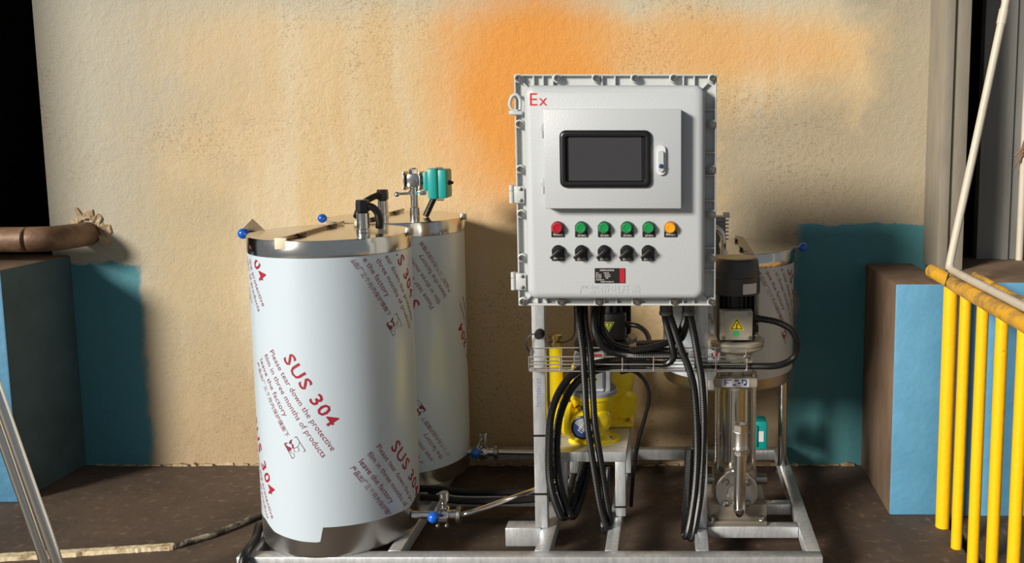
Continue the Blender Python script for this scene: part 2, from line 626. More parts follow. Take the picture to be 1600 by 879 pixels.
# pipe lying on the left ledge, with broken plaster where it enters the wall
p = thing('ledge_pipe', (-3.3, 4.22, 1.13), 'thick dusty brown pipe lying on the ledge at the left wall', 'pipe')
B().tube([(-5.2, 4.22, 1.205), (-3.3, 4.22, 1.205), (-3.05, 4.23, 1.205), (-2.965, 4.27, 1.205), (-2.935, 4.37, 1.205), (-2.93, 4.468, 1.205)], 0.06, 20, samples=8).build('pipe', 'rustpipe', p)
b = B()
vs_, fs = [], []
for i in range(29):
    a = math.radians(-35 + 215 * i / 28)
    w0 = random.uniform(0.055, 0.066)
    w1 = random.uniform(0.085, 0.13)
    h = random.uniform(0.006, 0.018)
    for rr, d in ((w0, 0.0), (w0 + 0.004, h), ((w0 + w1) / 2 + random.uniform(-0.01, 0.01), h * random.uniform(0.5, 1.0)), (w1 - 0.006, random.uniform(0.004, 0.01)), (w1, 0.0)):
        vs_.append((-2.93 + rr * math.cos(a), WALL_Y - d, 1.205 + rr * math.sin(a) * 1.15))
for i in range(28):
    for k in range(4):
        fs.append((i * 5 + k, i * 5 + k + 1, i * 5 + k + 6, i * 5 + k + 5))
b.add(vs_, fs)
o = b.build('plaster_collar', 'crumb', p, smooth=False)

# ------------------------------------------------------------------ skid frame
fr = thing('skid_frame', (-0.54, 3.8, 0), 'welded silver square tube skid frame carrying the tanks and pumps', 'frame')


def bar(name, x0, x1, y0, y1, z0, z1, bev=0.004, m='tube'):
    return B().box(x0, x1, y0, y1, z0, z1, bev).build(name, m, fr)


ZT, ZB = 0.12, 0.066
bar('rail', -1.645, 0.57, 3.217, 3.272, ZB, ZT)
bar('rail', -1.645, 0.57, 4.365, 4.42, ZB, ZT)
bar('rail', -1.645, -1.59, 3.273, 4.364, ZB, ZT)
bar('rail', 0.515, 0.57, 3.273, 4.364, ZB, ZT)
bar('rail', -0.528, -0.47, 3.273, 4.364, ZB, ZT)
bar('rail', -0.258, -0.208, 3.273, 4.364, ZB, ZT)
bar('rail', 0.092, 0.142, 3.273, 4.364, ZB, ZT)
bar('rail', -1.09, -1.04, 3.273, 4.364, ZB, ZT)
bar('rail', -1.585, -0.53, 3.80, 3.855, ZB, ZT)
bar('cross_rail', 0.144, 0.513, 3.478, 3.528, 0.072, ZT)
bar('cross_rail', 0.144, 0.513, 3.70, 3.75, 0.072, ZT)
bar('outrigger', -0.675, -0.53, 3.462, 3.535, 0.044, 0.122)
bar('post', -0.553, -0.502, 3.462, 3.512, 0.123, 1.86)
bar('post', 0.092, 0.142, 3.462, 3.512, 0.121, 1.86)
bar('pedestal_top', -0.483, -0.188, 3.57, 4.10, 0.358, 0.401)
for x0 in (-0.48, -0.236):
    for y0 in (3.574, 4.05):
        bar('pedestal_leg', x0, x0 + 0.044, y0, y0 + 0.044, 0.121, 0.357)
for x, y in ((-1.617, 3.244), (0.542, 3.244), (-1.617, 4.39), (0.542, 4.39), (-0.5, 3.244), (-0.233, 3.244)):
    b = B()
    b.lathe((x, y, 0), [(0.026, 0), (0.026, 0.012), (0.012, 0.02), (0.012, 0.066)], 16)
    b.build('levelling_foot', 'bolt', fr)
t_ = B()
flat_text(t_, '0914202042', 0.024, (-0.537, 3.4612, 0.745), u=(0, 0, -1), w=(1, 0, 0))
t_.build('printed_number', 'postprint', fr, smooth=False)
# black cable ties strapped round the post
for z in (0.262, 0.505):
    b = B()
    b.box(-0.556, -0.499, 3.459, 3.515, z, z + 0.008)
    b.build('cable_tie', 'black', fr)
b = B()
b.box(-0.26, -0.19, 3.571, 3.60, 0.155, 0.163) if False else b.box(-0.239, -0.189, 3.571, 3.62, 0.16, 0.167)
b.build('cable_tie', 'black', fr)


# ------------------------------------------------------------------ tanks
def bent(cx, cy, R, off, s, z):
    t = s / R
    return (cx + (R + off) * math.sin(t), cy - (R + off) * math.cos(t), z)


def print_block(film, cx, cy, R, s0, z0, ang, zmin, zmax, smin=-9, smax=9):
    """one block of the printed film text, wrapped round the cylinder; s0,z0 = start of the 'Please' line"""
    ca, sa = math.cos(ang), math.sin(ang)

    def put(b, vs_, fs, du, dv, off):
        pts = [(s0 + (x + du) * ca - (y + dv) * sa, z0 + (x + du) * sa + (y + dv) * ca) for x, y in vs_]
        keep = []
        for f in fs:
            if all(zmin < pts[i][1] < zmax and smin < pts[i][0] < smax for i in f):
                keep.append(f)
        used = sorted({i for f in keep for i in f})
        idx = {i: k for k, i in enumerate(used)}
        b.add([bent(cx, cy, R, off, *pts[i]) for i in used], [tuple(idx[i] for i in f) for f in keep])

    big, small, grey = B(), B(), B()
    vs_, fs = text_mesh('SUS 304', 0.066, bold=0.0010, spacing=1.15, fit=0.305)
    put(big, vs_, fs, 0.05, 0.034, 0.0022)
    for k, (t, w) in enumerate((('Please tear down the protective', 0.435), ('film in three months of products', 0.44), ('leave the factory', 0.235))):
        vs_, fs = text_mesh(t, 0.031, fit=w)
        put(small, vs_, fs, 0.0, -0.010 - 0.040 * k, 0.0018)
    vs_, fs = text_mesh('产品出厂三个月内保护膜撕下', 0.023, fit=0.305)
    put(small, vs_, fs, 0.0, -0.126, 0.0018)
    # small pictogram: sheet with a peeling corner
    px, py, w, h = 0.322, -0.148, 0.062, 0.062

    def line(b, p, q, t=0.0014):
        d = Vector((q[0] - p[0], q[1] - p[1]))
        n = Vector((-d.y, d.x)).normalized() * t
        b_ = [(p[0] + n.x, p[1] + n.y), (p[0] - n.x, p[1] - n.y), (q[0] - n.x, q[1] - n.y), (q[0] + n.x, q[1] + n.y)]
        put(b, b_, [(0, 1, 2, 3)], 0, 0, 0.0018)
    C_ = [(px, py), (px + w, py), (px + w, py + h), (px, py + h)]
    for i in range(4):
        line(grey, C_[i], C_[(i + 1) % 4])
    poly = [(0.0, 0.0), (0.03, 0.0), (0.036, 0.012), (0.028, 0.018), (0.034, 0.028), (0.02, 0.034), (0.012, 0.03), (0.0, 0.042)]
    put(small, [(px + a, py + c) for a, c in poly], [(0, 1, 2, 3), (0, 3, 4, 5), (0, 5, 6), (0, 6, 7)], 0, 0, 0.0016)
    ring = [(px + 0.042 + 0.009 * math.cos(a), py + 0.034 + 0.011 * math.sin(a)) for a in [i * PI / 5 for i in range(10)]]
    for i in range(9):
        line(grey, ring[i], ring[i + 1], 0.0009)
    for q in (((0.03, 0.0), (0.05, 0.016)), ((0.05, 0.016), (0.062, 0.012)), ((0.022, 0.062), (0.034, 0.05)), ((0.034, 0.05), (0.034, 0.04))):
        line(grey, (px + q[0][0], py + q[0][1]), (px + q[1][0], py + q[1][1]), 0.0009)
    for bb, nm, mm in ((big, 'large_lettering', 'print'), (small, 'small_lettering', 'smallprint'), (grey, 'pictogram_lines', 'printgrey')):
        if bb.f:
            bb.build(nm, mm, film, smooth=False)


def make_tank(cx, cy, z0, z1, label, mirror, edge, blocks, gap=False):
    R = 0.300
    sg = -1 if mirror else 1
    t = thing('steel_tank', (cx, cy, z0), label, 'tank', 'stainless tanks wrapped in printed film')
    B().lathe((cx, cy, z0), [(R - 0.02, 0), (R - 0.006, 0.003), (R, 0.014), (R, z1 - z0 - 0.06)], 96).build('shell', 'steel', t)
    lid = B().lathe((cx, cy, 0), [(R + 0.001, z1 - 0.062), (R + 0.004, z1 - 0.060), (R + 0.004, z1 - 0.002), (R + 0.002, z1 + 0.001), (R - 0.01, z1 + 0.002),
                                  (R * 0.5, z1 + 0.004), (0.001, z1 + 0.005)], 96).build('lid', 'lidsteel', t)
    # film, its lower edge follows the list (s, z)
    n = 160
    b = B()
    vs_, fs = [], []
    rows = 5
    for i in range(n + 1):
        s = (-PI + 2 * PI * i / n) * R
        zb = edge[0][1]
        for (a, za), (c, zc) in zip(edge, edge[1:]):
            if a <= s <= c:
                zb = za + (zc - za) * (s - a) / max(1e-6, c - a)
        if s > edge[-1][0]:
            zb = edge[-1][1]
        for k in range(rows + 1):
            z = zb + (z1 - 0.063 - zb) * k / rows
            vs_.append(bent(cx, cy, R, 0.0012, s, z))
    for i in range(n):
        for k in range(rows):
            a = i * (rows + 1) + k
            fs.append((a, a + rows + 1, a + rows + 2, a + 1))
    b.add(vs_, fs)
    film = b.build('film', 'film', t)
    for (s0, zz, ang) in blocks:
        print_block(film, cx, cy, R, s0, zz, ang, z0 + 0.12, z1 - 0.072)
    # hinge strip across the lid and its two little hinges
    hx = cx - sg * 0.07
    half = math.sqrt(R * R - 0.07 ** 2)
    st = B()
    zt = z1 + 0.004
    st.prism([(-0.02 * sg, 0.0), (0.02 * sg, 0.0), (0.02 * sg, 0.012), (0.016 * sg, 0.012), (-0.02 * sg, 0.004)], (hx, cy + half - 0.01, zt), (1, 0, 0), (0, 0, 1), (2 * half - 0.02))
    strip = st.build('hinge_strip', 'hingebrown', t)
    for yy in (cy - 0.17, cy + 0.14):
        B().cyl((hx + sg * 0.026, yy - 0.03, zt + 0.008), (hx + sg * 0.026, yy + 0.03, zt + 0.008), 0.006, n=12).build('hinge_pin', 'black', strip)
    B().box(hx - 0.022, hx + 0.022, cy - half - 0.008, cy - half + 0.004, z1 - 0.03, z1 + 0.012, 0.003).build('strip_end_tape', 'paper', strip)
    # ball handle on the side of the lid
    hb = B().cyl((cx - sg * (R - 0.01), cy, z1 - 0.006), (cx - sg * (R + 0.04), cy, z1 - 0.006), 0.005, n=12).build('lid_handle', 'bolt', lid)
    B().sphere((cx - sg * (R + 0.045), cy, z1 - 0.006), 0.021).build('ball_knob', 'blueball', lid)
    B().prism([(-0.05, 0), (0, 0.05), (0.05, 0), (0, -0.05)], (cx - sg * (R + 0.02), cy + 0.03, z1 + 0.0), (1, 0, 0), (0, 0, 1), 0.002).build('handle_plate', 'hingebrown', lid) if not mirror and not gap else None
    # rim clamp on the other side
    B().box(cx + sg * R - 0.006 * sg, cx + sg * (R + 0.02), cy - 0.012, cy + 0.012, z1 - 0.012, z1 + 0.016, 0.003).build('rim_clamp', 'bolt', lid)
    return t


A_ = math.radians(-58.5)
E1 = [(-0.95, 0.24), (-0.25, 0.235), (-0.18, 0.205), (-0.05, 0.19), (0.02, 0.187), (0.036, 0.203), (0.034, 0.2449), (0.0345, 0.245), (0.1, 0.243), (0.26, 0.236), (0.40, 0.226), (0.47, 0.25), (0.53, 0.24), (0.95, 0.24)]
tank1 = make_tank(-1.34, 3.5, 0.12, 1.322, 'tall film wrapped steel tank in front, nearest the camera on the left', False, E1,
                  [(-0.143, 0.915, A_), (0.245, 0.530, A_), (0.262, 1.340, A_), (-0.40, 1.45, A_), (-0.415, 0.63, A_)])
tank2 = make_tank(-1.27, 4.12, 0.12, 1.322, 'tall film wrapped steel tank behind, half hidden, under the teal actuator', False, [(-0.95, 0.2), (0.95, 0.2)],
                  [(0.232, 0.935, A_ + PI), (0.227, 0.13, A_ + PI), (0.635, 0.555, A_ + PI)], gap=True)
tank3 = make_tank(0.26, 4.1, 0.58, 1.19, 'short film wrapped steel tank on round legs behind the vertical pump', True, [(-0.95, 0.635), (0.95, 0.635)],
                  [(0.215, 1.175, A_), (-0.19, 1.07, A_), (-0.15, 0.78, A_)])
for x, y in ((0.53, 4.16), (0.118, 4.30), (0.118, 3.90)):
    b = B()
    b.lathe((x, y, 0.1205), [(0.024, 0), (0.024, 0.005), (0.0215, 0.006), (0.0215, 0.52)], 20)
    b.build('leg', 'chrome', tank3)


# sensors standing on the lids
def sensor(x, y, z, label, r, cable):
    t = thing('level_sensor', (x, y, z), label, 'sensor', 'level sensors on the tank lids')
    B().lathe((x, y, z), [(r * 1.12, 0), (r * 1.12, 0.012), (r, 0.014), (r, 0.074), (r * 0.8, 0.08)], 20).build('steel_body', 'chrome', t)
    B().lathe((x, y, z + 0.08), [(r * 1.1, 0), (r * 1.1, 0.03), (r * 1.02, 0.045)], 6).build('connector', 'black', t)
    if cable:
        B().tube(cable, 0.0145, 12).build('cable', 'cable', t)
    return t


sensor(-1.195, 3.45, 1.3275, 'steel level sensor with black elbow plug on the front tank lid', 0.024,
       [(-1.19, 3.45, 1.424), (-1.165, 3.455, 1.426), (-1.145, 3.465, 1.405), (-1.14, 3.475, 1.37), (-1.145, 3.485, 1.342)])
sensor(-1.32, 4.08, 1.3265, 'steel level sensor with black curved plug on the rear tank lid', 0.024,
       [(-1.31, 4.08, 1.43), (-1.34, 4.05, 1.425), (-1.375, 4.0, 1.40), (-1.39, 3.96, 1.365), (-1.39, 3.93, 1.342)])

# motorised valve on the rear tank
t = thing('motor_valve', (-1.17, 4.06, 1.327), 'teal electric actuator on steel ball valve standing on rear tank lid', 'valve')
B().lathe((-1.17, 4.06, 1.3265), [(0.022, 0), (0.022, 0.045), (0.017, 0.048), (0.017, 0.10), (0.024, 0.102), (0.024, 0.122), (0.018, 0.124), (0.018, 0.14)], 20).build('riser_pipe', 'chrome', t)
b = B()
b.box(-1.198, -1.142, 4.035, 4.085, 1.462, 1.525, 0.008)
b.lathe((-1.17, 4.06, 1.525), [(0.02, 0), (0.02, 0.02), (0.012, 0.026)], 6)
vb = b.build('valve_body', 'chrome', t)
for x in (-1.206, -1.134):
    b = B()
    b.box(x - 0.005, x + 0.005, 4.028, 4.092, 1.452, 1.535, 0.003)
    b.build('valve_flange', 'bolt', vb)
    for z in (1.462, 1.525):
        B().hexbolt((x, 4.03, z), (0, -1, 0), 0.006, 0.008).build('bolt', 'bolt', vb)
b = B()
b.box(-1.15, -1.115, 4.045, 4.075, 1.428, 1.448, 0.003)
b.cyl((-1.17, 4.05, 1.436), (-1.23, 4.02, 1.436), 0.006)
b.sphere((-1.235, 4.018, 1.434), 0.012, 8)
b.build('clamp', 'chrome', t)
B().cyl((-1.129, 4.06, 1.495), (-1.112, 4.06, 1.495), 0.02).build('coupling', 'bolt', t)
b = B()
b.box(-1.114, -1.09, 4.005, 4.10, 1.45, 1.535, 0.006)
b.box(-1.092, -1.05, 3.995, 4.11, 1.414, 1.55, 0.008)
b.box(-1.048, -1.008, 3.998, 4.107, 1.417, 1.547, 0.008)
act = b.build('actuator_housing', 'teal', t)
B().box(-1.0515, -1.0465, 3.997, 4.108, 1.416, 1.548).build('gasket', 'greenring', act)
for z in (1.412, 1.552):
    B().cyl((-1.05, 3.996, z), (-1.02, 3.996, z), 0.005, n=10).build('bolt', 'bolt', act)
B().cyl((-1.008, 4.05, 1.485), (-0.988, 4.05, 1.485), 0.012, 0.005, n=12).build('indicator', 'black', act)
B().tube([(-1.08, 4.06, 1.416), (-1.105, 4.07, 1.37), (-1.125, 4.08, 1.333)], 0.014, 12).build('cable', 'cable', t)

# ribbed actuator and bent pipe on the short tank
t = thing('ribbed_actuator', (0.225, 4.08, 1.195), 'grey ribbed actuator on the short tank lid, peeking out beside cabinet', 'valve')
b = B()
b.box(0.13, 0.245, 4.06, 4.14, 1.21, 1.33, 0.006)
b.lathe((0.19, 4.10, 1.1955), [(0.028, 0), (0.028, 0.016)], 20)
body = b.build('housing', 'greypaint', t)
for k in range(6):
    B().box(0.128, 0.258, 4.045, 4.06, 1.225 + k * 0.017, 1.231 + k * 0.017, 0.002).build('cooling_fin', 'greypaint', body)
B().box(0.232, 0.262, 4.045, 4.07, 1.325, 1.35, 0.003).build('terminal_cap', 'lightgrey', body)
B().tube([(0.10, 4.0, 1.29), (0.17, 4.0, 1.29), (0.205, 4.0, 1.28), (0.225, 4.0, 1.255), (0.23, 4.0, 1.22), (0.23, 4.0, 1.193)], 0.0135, 14).build('vent_pipe', 'chrome', t)


# hand valves at the tank outlets
def hand_valve(x, y, z, label, x_tank):
    t = thing('hand_valve', (x, y, z), label, 'valve', 'blue knobbed outlet valves')
    B().cyl((x_tank, y, z), (x - 0.02, y, z), 0.016).build('inlet_pipe', 'chrome', t)
    b = B()
    b.cyl((x - 0.02, y, z), (x + 0.022, y, z), 0.038, n=24, bev=0.004)
    b.cyl((x - 0.036, y, z), (x - 0.02, y, z), 0.024, n=20)
    b.cyl((x + 0.022, y, z), (x + 0.05, y, z), 0.02, n=20)
    vb_ = b.build('valve_body', 'chrome', t)
    B().cyl((x + 0.05, y, z), (x + 0.068, y, z), 0.036, n=24, bev=0.003).build('union_ring', 'bolt', vb_)
    for dz in (-0.036, 0.036):
        for dx in (-0.022, 0.014):
            B().hexbolt((x + dx, y - 0.022, z + dz), (0, -1, 0), 0.006, 0.01).build('bolt', 'bolt', vb_)
    B().lathe((x, y, z + 0.036), [(0.014, 0), (0.014, 0.02), (0.02, 0.024), (0.02, 0.055), (0.017, 0.058)], 18).build('stem', 'chrome', t)
    h = B()
    h.tube([(x, y - 0.01, z + 0.075), (x - 0.012, y - 0.045, z + 0.06), (x - 0.022, y - 0.07, z + 0.03)], 0.006, 10)
    hh = h.build('lever', 'bolt', t)
    B().sphere((x - 0.024, y - 0.075, z + 0.022), 0.023).build('ball_knob', 'blueball', hh)
    return t


hand_valve(-0.915, 3.45, 0.185, 'steel butterfly valve with bright blue ball knob beside front tank', -1.044)
hand_valve(-0.895, 4.12, 0.20, 'steel butterfly valve with dark blue ball knob beside rear tank', -0.972)
tag(B().tube([(-0.846, 3.45, 0.185), (-0.80, 3.455, 0.195), (-0.70, 3.53, 0.206), (-0.585, 3.62, 0.216), (-0.45, 3.74, 0.23)], 0.0115, 12).build('outlet_pipe', 'chrome'),
    'thin slanting steel pipe running from the front hand valve behind post', 'pipe')
tag(B().tube([(-0.826, 4.12, 0.20), (-0.75, 4.12, 0.198), (-0.55, 4.12, 0.195), (-0.37, 4.12, 0.19)], 0.0135, 12).build('outlet_pipe', 'chrome'),
    'thin level steel pipe running from the rear hand valve behind post', 'pipe')

# ------------------------------------------------------------------ control cabinet
cb = thing('control_cabinet', (-0.2, 3.33, 1.09), 'light grey explosion proof control cabinet with screen and push buttons', 'cabinet')
b = B()
plate_front(b, rrect(-0.535, 0.14, 1.105, 1.90, 0.012), 3.232, 3.458)
b.build('body', 'cabrim', cb)
fx0, fx1, fz0, fz1 = -0.553, 0.157, 1.091, 1.913
b = B()
plate_front(b, rrect(fx0, fx1, fz0, fz1, 0.008), 3.196, 3.23)
flange = b.build('flange', 'cabrim', cb)
b = B()   # raised lip round the flange edge
for x0, x1, z0, z1 in ((fx0, fx1, fz1 - 0.006, fz1), (fx0, fx1, fz0, fz0 + 0.008), (fx0, fx0 + 0.006, fz0 + 0.008, fz1 - 0.006), (fx1 - 0.006, fx1, fz0 + 0.008, fz1 - 0.006)):
    b.box(x0, x1, 3.178, 3.196, z0, z1, 0.0015, 1)
b.build('flange_lip', 'cabrim', flange)
# cover: rounded raised door
bm = bmesh.new()
poly = rrect(-0.512, 0.115, 1.124, 1.873, 0.035, 8)
b = B()
prof = [(0.0, 3.196), (0.0, 3.142), (0.004, 3.132), (0.012, 3.124), (0.024, 3.12)]
n = len(poly)
cxm, czm = (-0.512 + 0.115) / 2, (1.124 + 1.873) / 2
vs_, fs = [], []
for ins, y in prof:
    q = rrect(-0.512 + ins, 0.115 - ins, 1.124 + ins, 1.873 - ins, max(0.035 - ins * 0.6, 0.012), 8)
    vs_ += [(x, y, z) for x, z in q]
for k in range(len(prof) - 1):
    fs += [(k * n + i, k * n + (i + 1) % n, (k + 1) * n + (i + 1) % n, (k + 1) * n + i) for i in range(n)]
fs.append(tuple((len(prof) - 1) * n + i for i in range(n)))
fs.append(tuple(range(n)))
bm.free()
b.add(vs_, fs)
cover = b.build('cover', 'cab', cb, angle=50)
YC = 3.12
# bolts and their bosses
spots = []
for k in range(6):
    x = fx0 + 0.016 + k * (fx1 - fx0 - 0.032) / 5
    spots += [(x, fz1 - 0.014), (x, fz0 + 0.016)]
for k in range(1, 5):
    z = fz0 + 0.016 + k * (fz1 - fz0 - 0.03) / 5
    spots += [(fx0 + 0.016, z), (fx1 - 0.016, z)]
boss0 = bolt0 = None
for x, z in spots:
    if boss0 is None:
        boss0 = B().lathe((x, 3.196, z), [(0.0165, 0), (0.0155, 0.020), (0.012, 0.022)], 20, (0, -1, 0)).build('bolt_boss', 'cabrim', cb)
        bolt0 = B().lathe((x, 3.1745, z), [(0.0112, 0), (0.0112, 0.007), (0.0095, 0.009), (0.0058, 0.009), (0.0055, 0.002), (0.0003, 0.002)], 16, (0, -1, 0)).build('bolt', 'bolt', cb)
        x00, z00 = x, z
    else:
        clone(boss0, (x - x00, 0, z - z00), cb)
        clone(bolt0, (x - x00, 0, z - z00), cb)
# stiffening ribs in the flange channel, top and bottom
for x in (-0.485, -0.452, -0.418, -0.245, -0.20, 0.04, 0.078):
    for z0, z1 in ((1.874, 1.908), (1.099, 1.124)):
        B().box(x - 0.003, x + 0.003, 3.180, 3.196, z0, z1, 0.001, 1).build('rib', 'cabrim', flange)
for z in (1.22, 1.3, 1.47, 1.56, 1.64, 1.79):
    B().box(0.116, 0.151, 3.180, 3.196, z - 0.003, z + 0.003, 0.001, 1).build('rib', 'cabrim', flange)
for s_, (x, z) in ((1, (-0.512, 1.873)), (-1, (0.115, 1.873)), (-1, (-0.512, 1.124)), (1, (0.115, 1.124))):
    r_ = Matrix.Rotation(math.radians(45) * s_, 3, 'Y')
    B().box(x - 0.014, x + 0.014, 3.180, 3.196, z - 0.003, z + 0.003, 0.001, 1, rot=r_).build('rib', 'cabrim', flange)
# side hinges and lifting lug
for z in (1.18, 1.492):
    b = B()
    b.box(fx0 - 0.006, fx0 + 0.03, 3.168, 3.178, z - 0.03, z + 0.03, 0.003)
    b.cyl((fx0 - 0.016, 3.175, z - 0.03), (fx0 - 0.016, 3.175, z + 0.012), 0.009, n=14)
    b.cyl((fx0 - 0.016, 3.175, z + 0.015), (fx0 - 0.016, 3.175, z + 0.034), 0.009, n=14)
    b.box(fx0 - 0.022, fx0 + 0.002, 3.172, 3.19, z - 0.028, z + 0.032, 0.003)
    h = b.build('hinge', 'cabrim', cb)
    for dz in (-0.02, 0.02):
        B().hexbolt((fx0 + 0.018, 3.168, z + dz), (0, -1, 0), 0.005, 0.006).build('screw', 'bolt', h)
b = B()
b.tube([(fx0 + 0.012, 3.175, 1.785), (fx0 - 0.008, 3.175, 1.79), (fx0 - 0.016, 3.175, 1.81), (fx0 - 0.008, 3.175, 1.835), (fx0 + 0.008, 3.175, 1.842), (fx0 + 0.02, 3.175, 1.825), (fx0 + 0.02, 3.175, 1.79)], 0.006, 10)
b.box(fx0 - 0.02, fx0 + 0.028, 3.17, 3.19, 1.772, 1.786, 0.003)
b.build('lifting_lug', 'cabrim', cb)
# small screen door
b = B()
b.box(-0.437, 0.032, 3.068, 3.12, 1.451, 1.79, 0.004)
dr = b.build('screen_door', 'cab', cb)
for z in (1.715, 1.525):
    b = B()
    b.box(-0.449, -0.436, 3.072, 3.118, z, z + 0.026, 0.002)
    b.cyl((-0.443, 3.078, z - 0.024), (-0.443, 3.078, z + 0.002), 0.0075, n=12)
    b.build('door_hinge', 'cab', dr)
# bezel as a rounded rubber frame
b = B()
cx_, cz_, hw, hh = -0.2265, 1.621, 0.157, 0.098
out = []
N_ = len(rrect(-1, 1, -1, 1, 0.1))
prof = [(0.0, 3.068), (0.001, 3.060), (0.005, 3.055), (0.012, 3.053), (0.02, 3.055), (0.024, 3.062), (0.026, 3.068)]
vs_, fs = [], []
for ins, y in prof:
    q = rrect(cx_ - hw + ins, cx_ + hw - ins, cz_ - hh + ins, cz_ + hh - ins, max(0.022 - ins * 0.7, 0.004))
    vs_ += [(x, y, z) for x, z in q]
for k in range(len(prof) - 1):
    fs += [(k * N_ + i, k * N_ + (i + 1) % N_, (k + 1) * N_ + (i + 1) % N_, (k + 1) * N_ + i) for i in range(N_)]
b.add(vs_, fs)
bz = b.build('bezel', 'bezel', dr)
B().box(cx_ - hw + 0.02, cx_ + hw - 0.02, 3.0655, 3.0685, cz_ - hh + 0.018, cz_ + hh - 0.018).build('screen_border', 'bezel', bz)
B().box(-0.352, -0.104, 3.0640, 3.0660, 1.544, 1.700).build('display', 'screen', bz)
# latch
b = B()
plate_front(b, rrect(-0.054, -0.022, 1.567, 1.668, 0.0155), 3.058, 3.068)
lt = b.build('latch', 'lightgrey', dr)
b = B()
plate_front(b, rrect(-0.047, -0.029, 1.578, 1.650, 0.008), 3.05, 3.058)
b.build('latch_lever', 'cab', lt)
B().lathe((-0.038, 3.05, 1.598), [(0.0075, 0), (0.0075, 0.004), (0.006, 0.005)], 18, (0, -1, 0)).build('lock_button', 'bluelabel', lt)

# pilot lamps
row = [(-0.4, 'red', '电源指示'), (-0.317, 'green', '进水阀\n运行指示'), (-0.237, 'green', '加药泵\n运行指示'), (-0.157, 'green', '增压泵\n运行指示'), (-0.081, 'green', '搅 拌\n运行指示'), (-0.005, 'amber', '故障指示')]


def name_tag(x, z, txt, parent, w=0.046, zc=0.0):
    B().box(x - w / 2, x + w / 2, 3.1165, 3.1195, z - 0.034, z + 0.008, 0.0005, 1).build('tag_plate', 'plate', parent)
    pl = B().box(x - w / 2 + 0.0015, x + w / 2 - 0.0015, 3.1155, 3.117, z - 0.0325, z - 0.0145).build('tag_label', 'tag', parent)
    lines = txt.split('\n')
    t_ = B()
    for k, l in enumerate(lines):
        zz = (z - 0.0275) if len(lines) == 1 else (z - 0.0222 - 0.0085 * k)
        flat_text(t_, l, 0.0088 if len(lines) == 1 else 0.0074, (x + 0.001, 3.1150, zz), align='CENTER')
    t_.build('tag_lettering', 'white', pl, smooth=False)


for x, c, txt in row:
    z = 1.381
    ring = B().lathe((x, 3.12, z), [(0.0225, 0), (0.0225, 0.008), (0.020, 0.014), (0.0175, 0.014)], 28, (0, -1, 0)).build('pilot_lamp', c + 'ring', cb)
    B().lathe((x, 3.108, z), [(0.0172, 0), (0.0172, 0.010), (0.0155, 0.013), (0.0115, 0.013), (0.011, 0.0118), (0.0002, 0.0118)], 28, (0, -1, 0)).build('lens', c, ring)
    name_tag(x, z, txt, ring)
for x, txt in ((-0.399, '自动/停止'), (-0.318, '进水阀\n启动/停止'), (-0.238, '加药泵\n启动/停止'), (-0.159, '增压泵\n启动/停止'), (-0.084, '搅 拌\n启动/停止')):
    z = 1.297
    kn = B().lathe((x, 3.12, z), [(0.0225, 0), (0.0225, 0.010), (0.019, 0.013), (0.0165, 0.013), (0.0155, 0.024), (0.0135, 0.026)], 28, (0, -1, 0)).build('selector_switch', 'black', cb)
    r_ = Matrix.Rotation(math.radians(-42), 3, 'Y')
    d = Vector((-0.74, 0, -0.67))
    c = Vector((x, 3.088, z)) + d * 0.010
    B().box(c.x - 0.021, c.x + 0.021, 3.080, 3.096, c.z - 0.0055, c.z + 0.0055, 0.002, 2, rot=r_).build('switch_lever', 'black', kn)
    name_tag(x, z, txt, kn)
# rating plate
rp = B().box(-0.272, -0.166, 3.1165, 3.1195, 1.184, 1.237, 0.0004, 1).build('rating_plate', 'tag', cb)
B().box(-0.184, -0.167, 3.1158, 3.1166, 1.185, 1.236).build('red_band', 'redband', rp)
t_ = B()
flat_text(t_, '防爆配电(控制)箱', 0.0066, (-0.229, 3.1160, 1.2275), align='CENTER')
for k, l in enumerate(('型号            防爆标志', '额定电压        额定电流', '防护等级        防腐等级', '出厂编号          日期', '防爆合格证号')):
    flat_text(t_, l, 0.0050, (-0.268, 3.1160, 1.2185 - 0.0062 * k), align='LEFT')
flat_text(t_, '防爆电气有限公司', 0.0058, (-0.228, 3.1160, 1.1866), align='CENTER')
t_.build('plate_lettering', 'white', rp, smooth=False)
for x in (-0.269, -0.170):
    for z in (1.187, 1.234):
        B().lathe((x, 3.1166, z), [(0.002, 0), (0.0015, 0.0015)], 8, (0, -1, 0)).build('rivet', 'bolt', rp)
# red Ex mark
t_ = B()
flat_text(t_, 'E', 0.062, (-0.494, 3.1192, 1.803), bold=0.0)
flat_text(t_, 'x', 0.056, (-0.458, 3.1192, 1.803), bold=0.0)
t_.build('red_ex_mark', 'redmark', cover, smooth=False)
# cast warning in relief: real raised characters in the cover paint
vs_, fs = text_mesh('严禁带电开盖', 0.034, fit=0.215)
t_ = B()
t_.add([(-0.328 + x, 3.1187, 1.150 + z) for x, z in vs_], fs)
t_.build('raised_lettering', 'cab', cover, smooth=False)
# glands below
for x in (-0.022, 0.062):
    b = B()
    b.lathe((x, 3.345, 1.09), [(0.028, 0), (0.028, 0.022), (0.025, 0.024), (0.025, 0.05), (0.027, 0.052), (0.027, 0.066), (0.02, 0.068)], 14, (0, 0, -1))
    b.build('cable_gland', 'darkgrey', cb)
for x in (-0.345, -0.272):
    B().lathe((x, 3.34, 1.092), [(0.03, 0), (0.03, 0.010), (0.025, 0.016)], 18, (0, 0, -1)).build('cable_gland', 'black', cb)
for x in (-0.44, -0.185, -0.10):
    B().lathe((x, 3.30, 1.093), [(0.022, 0), (0.022, 0.008), (0.018, 0.012)], 18, (0, 0, -1)).build('blanking_plug', 'cabrim', cb)

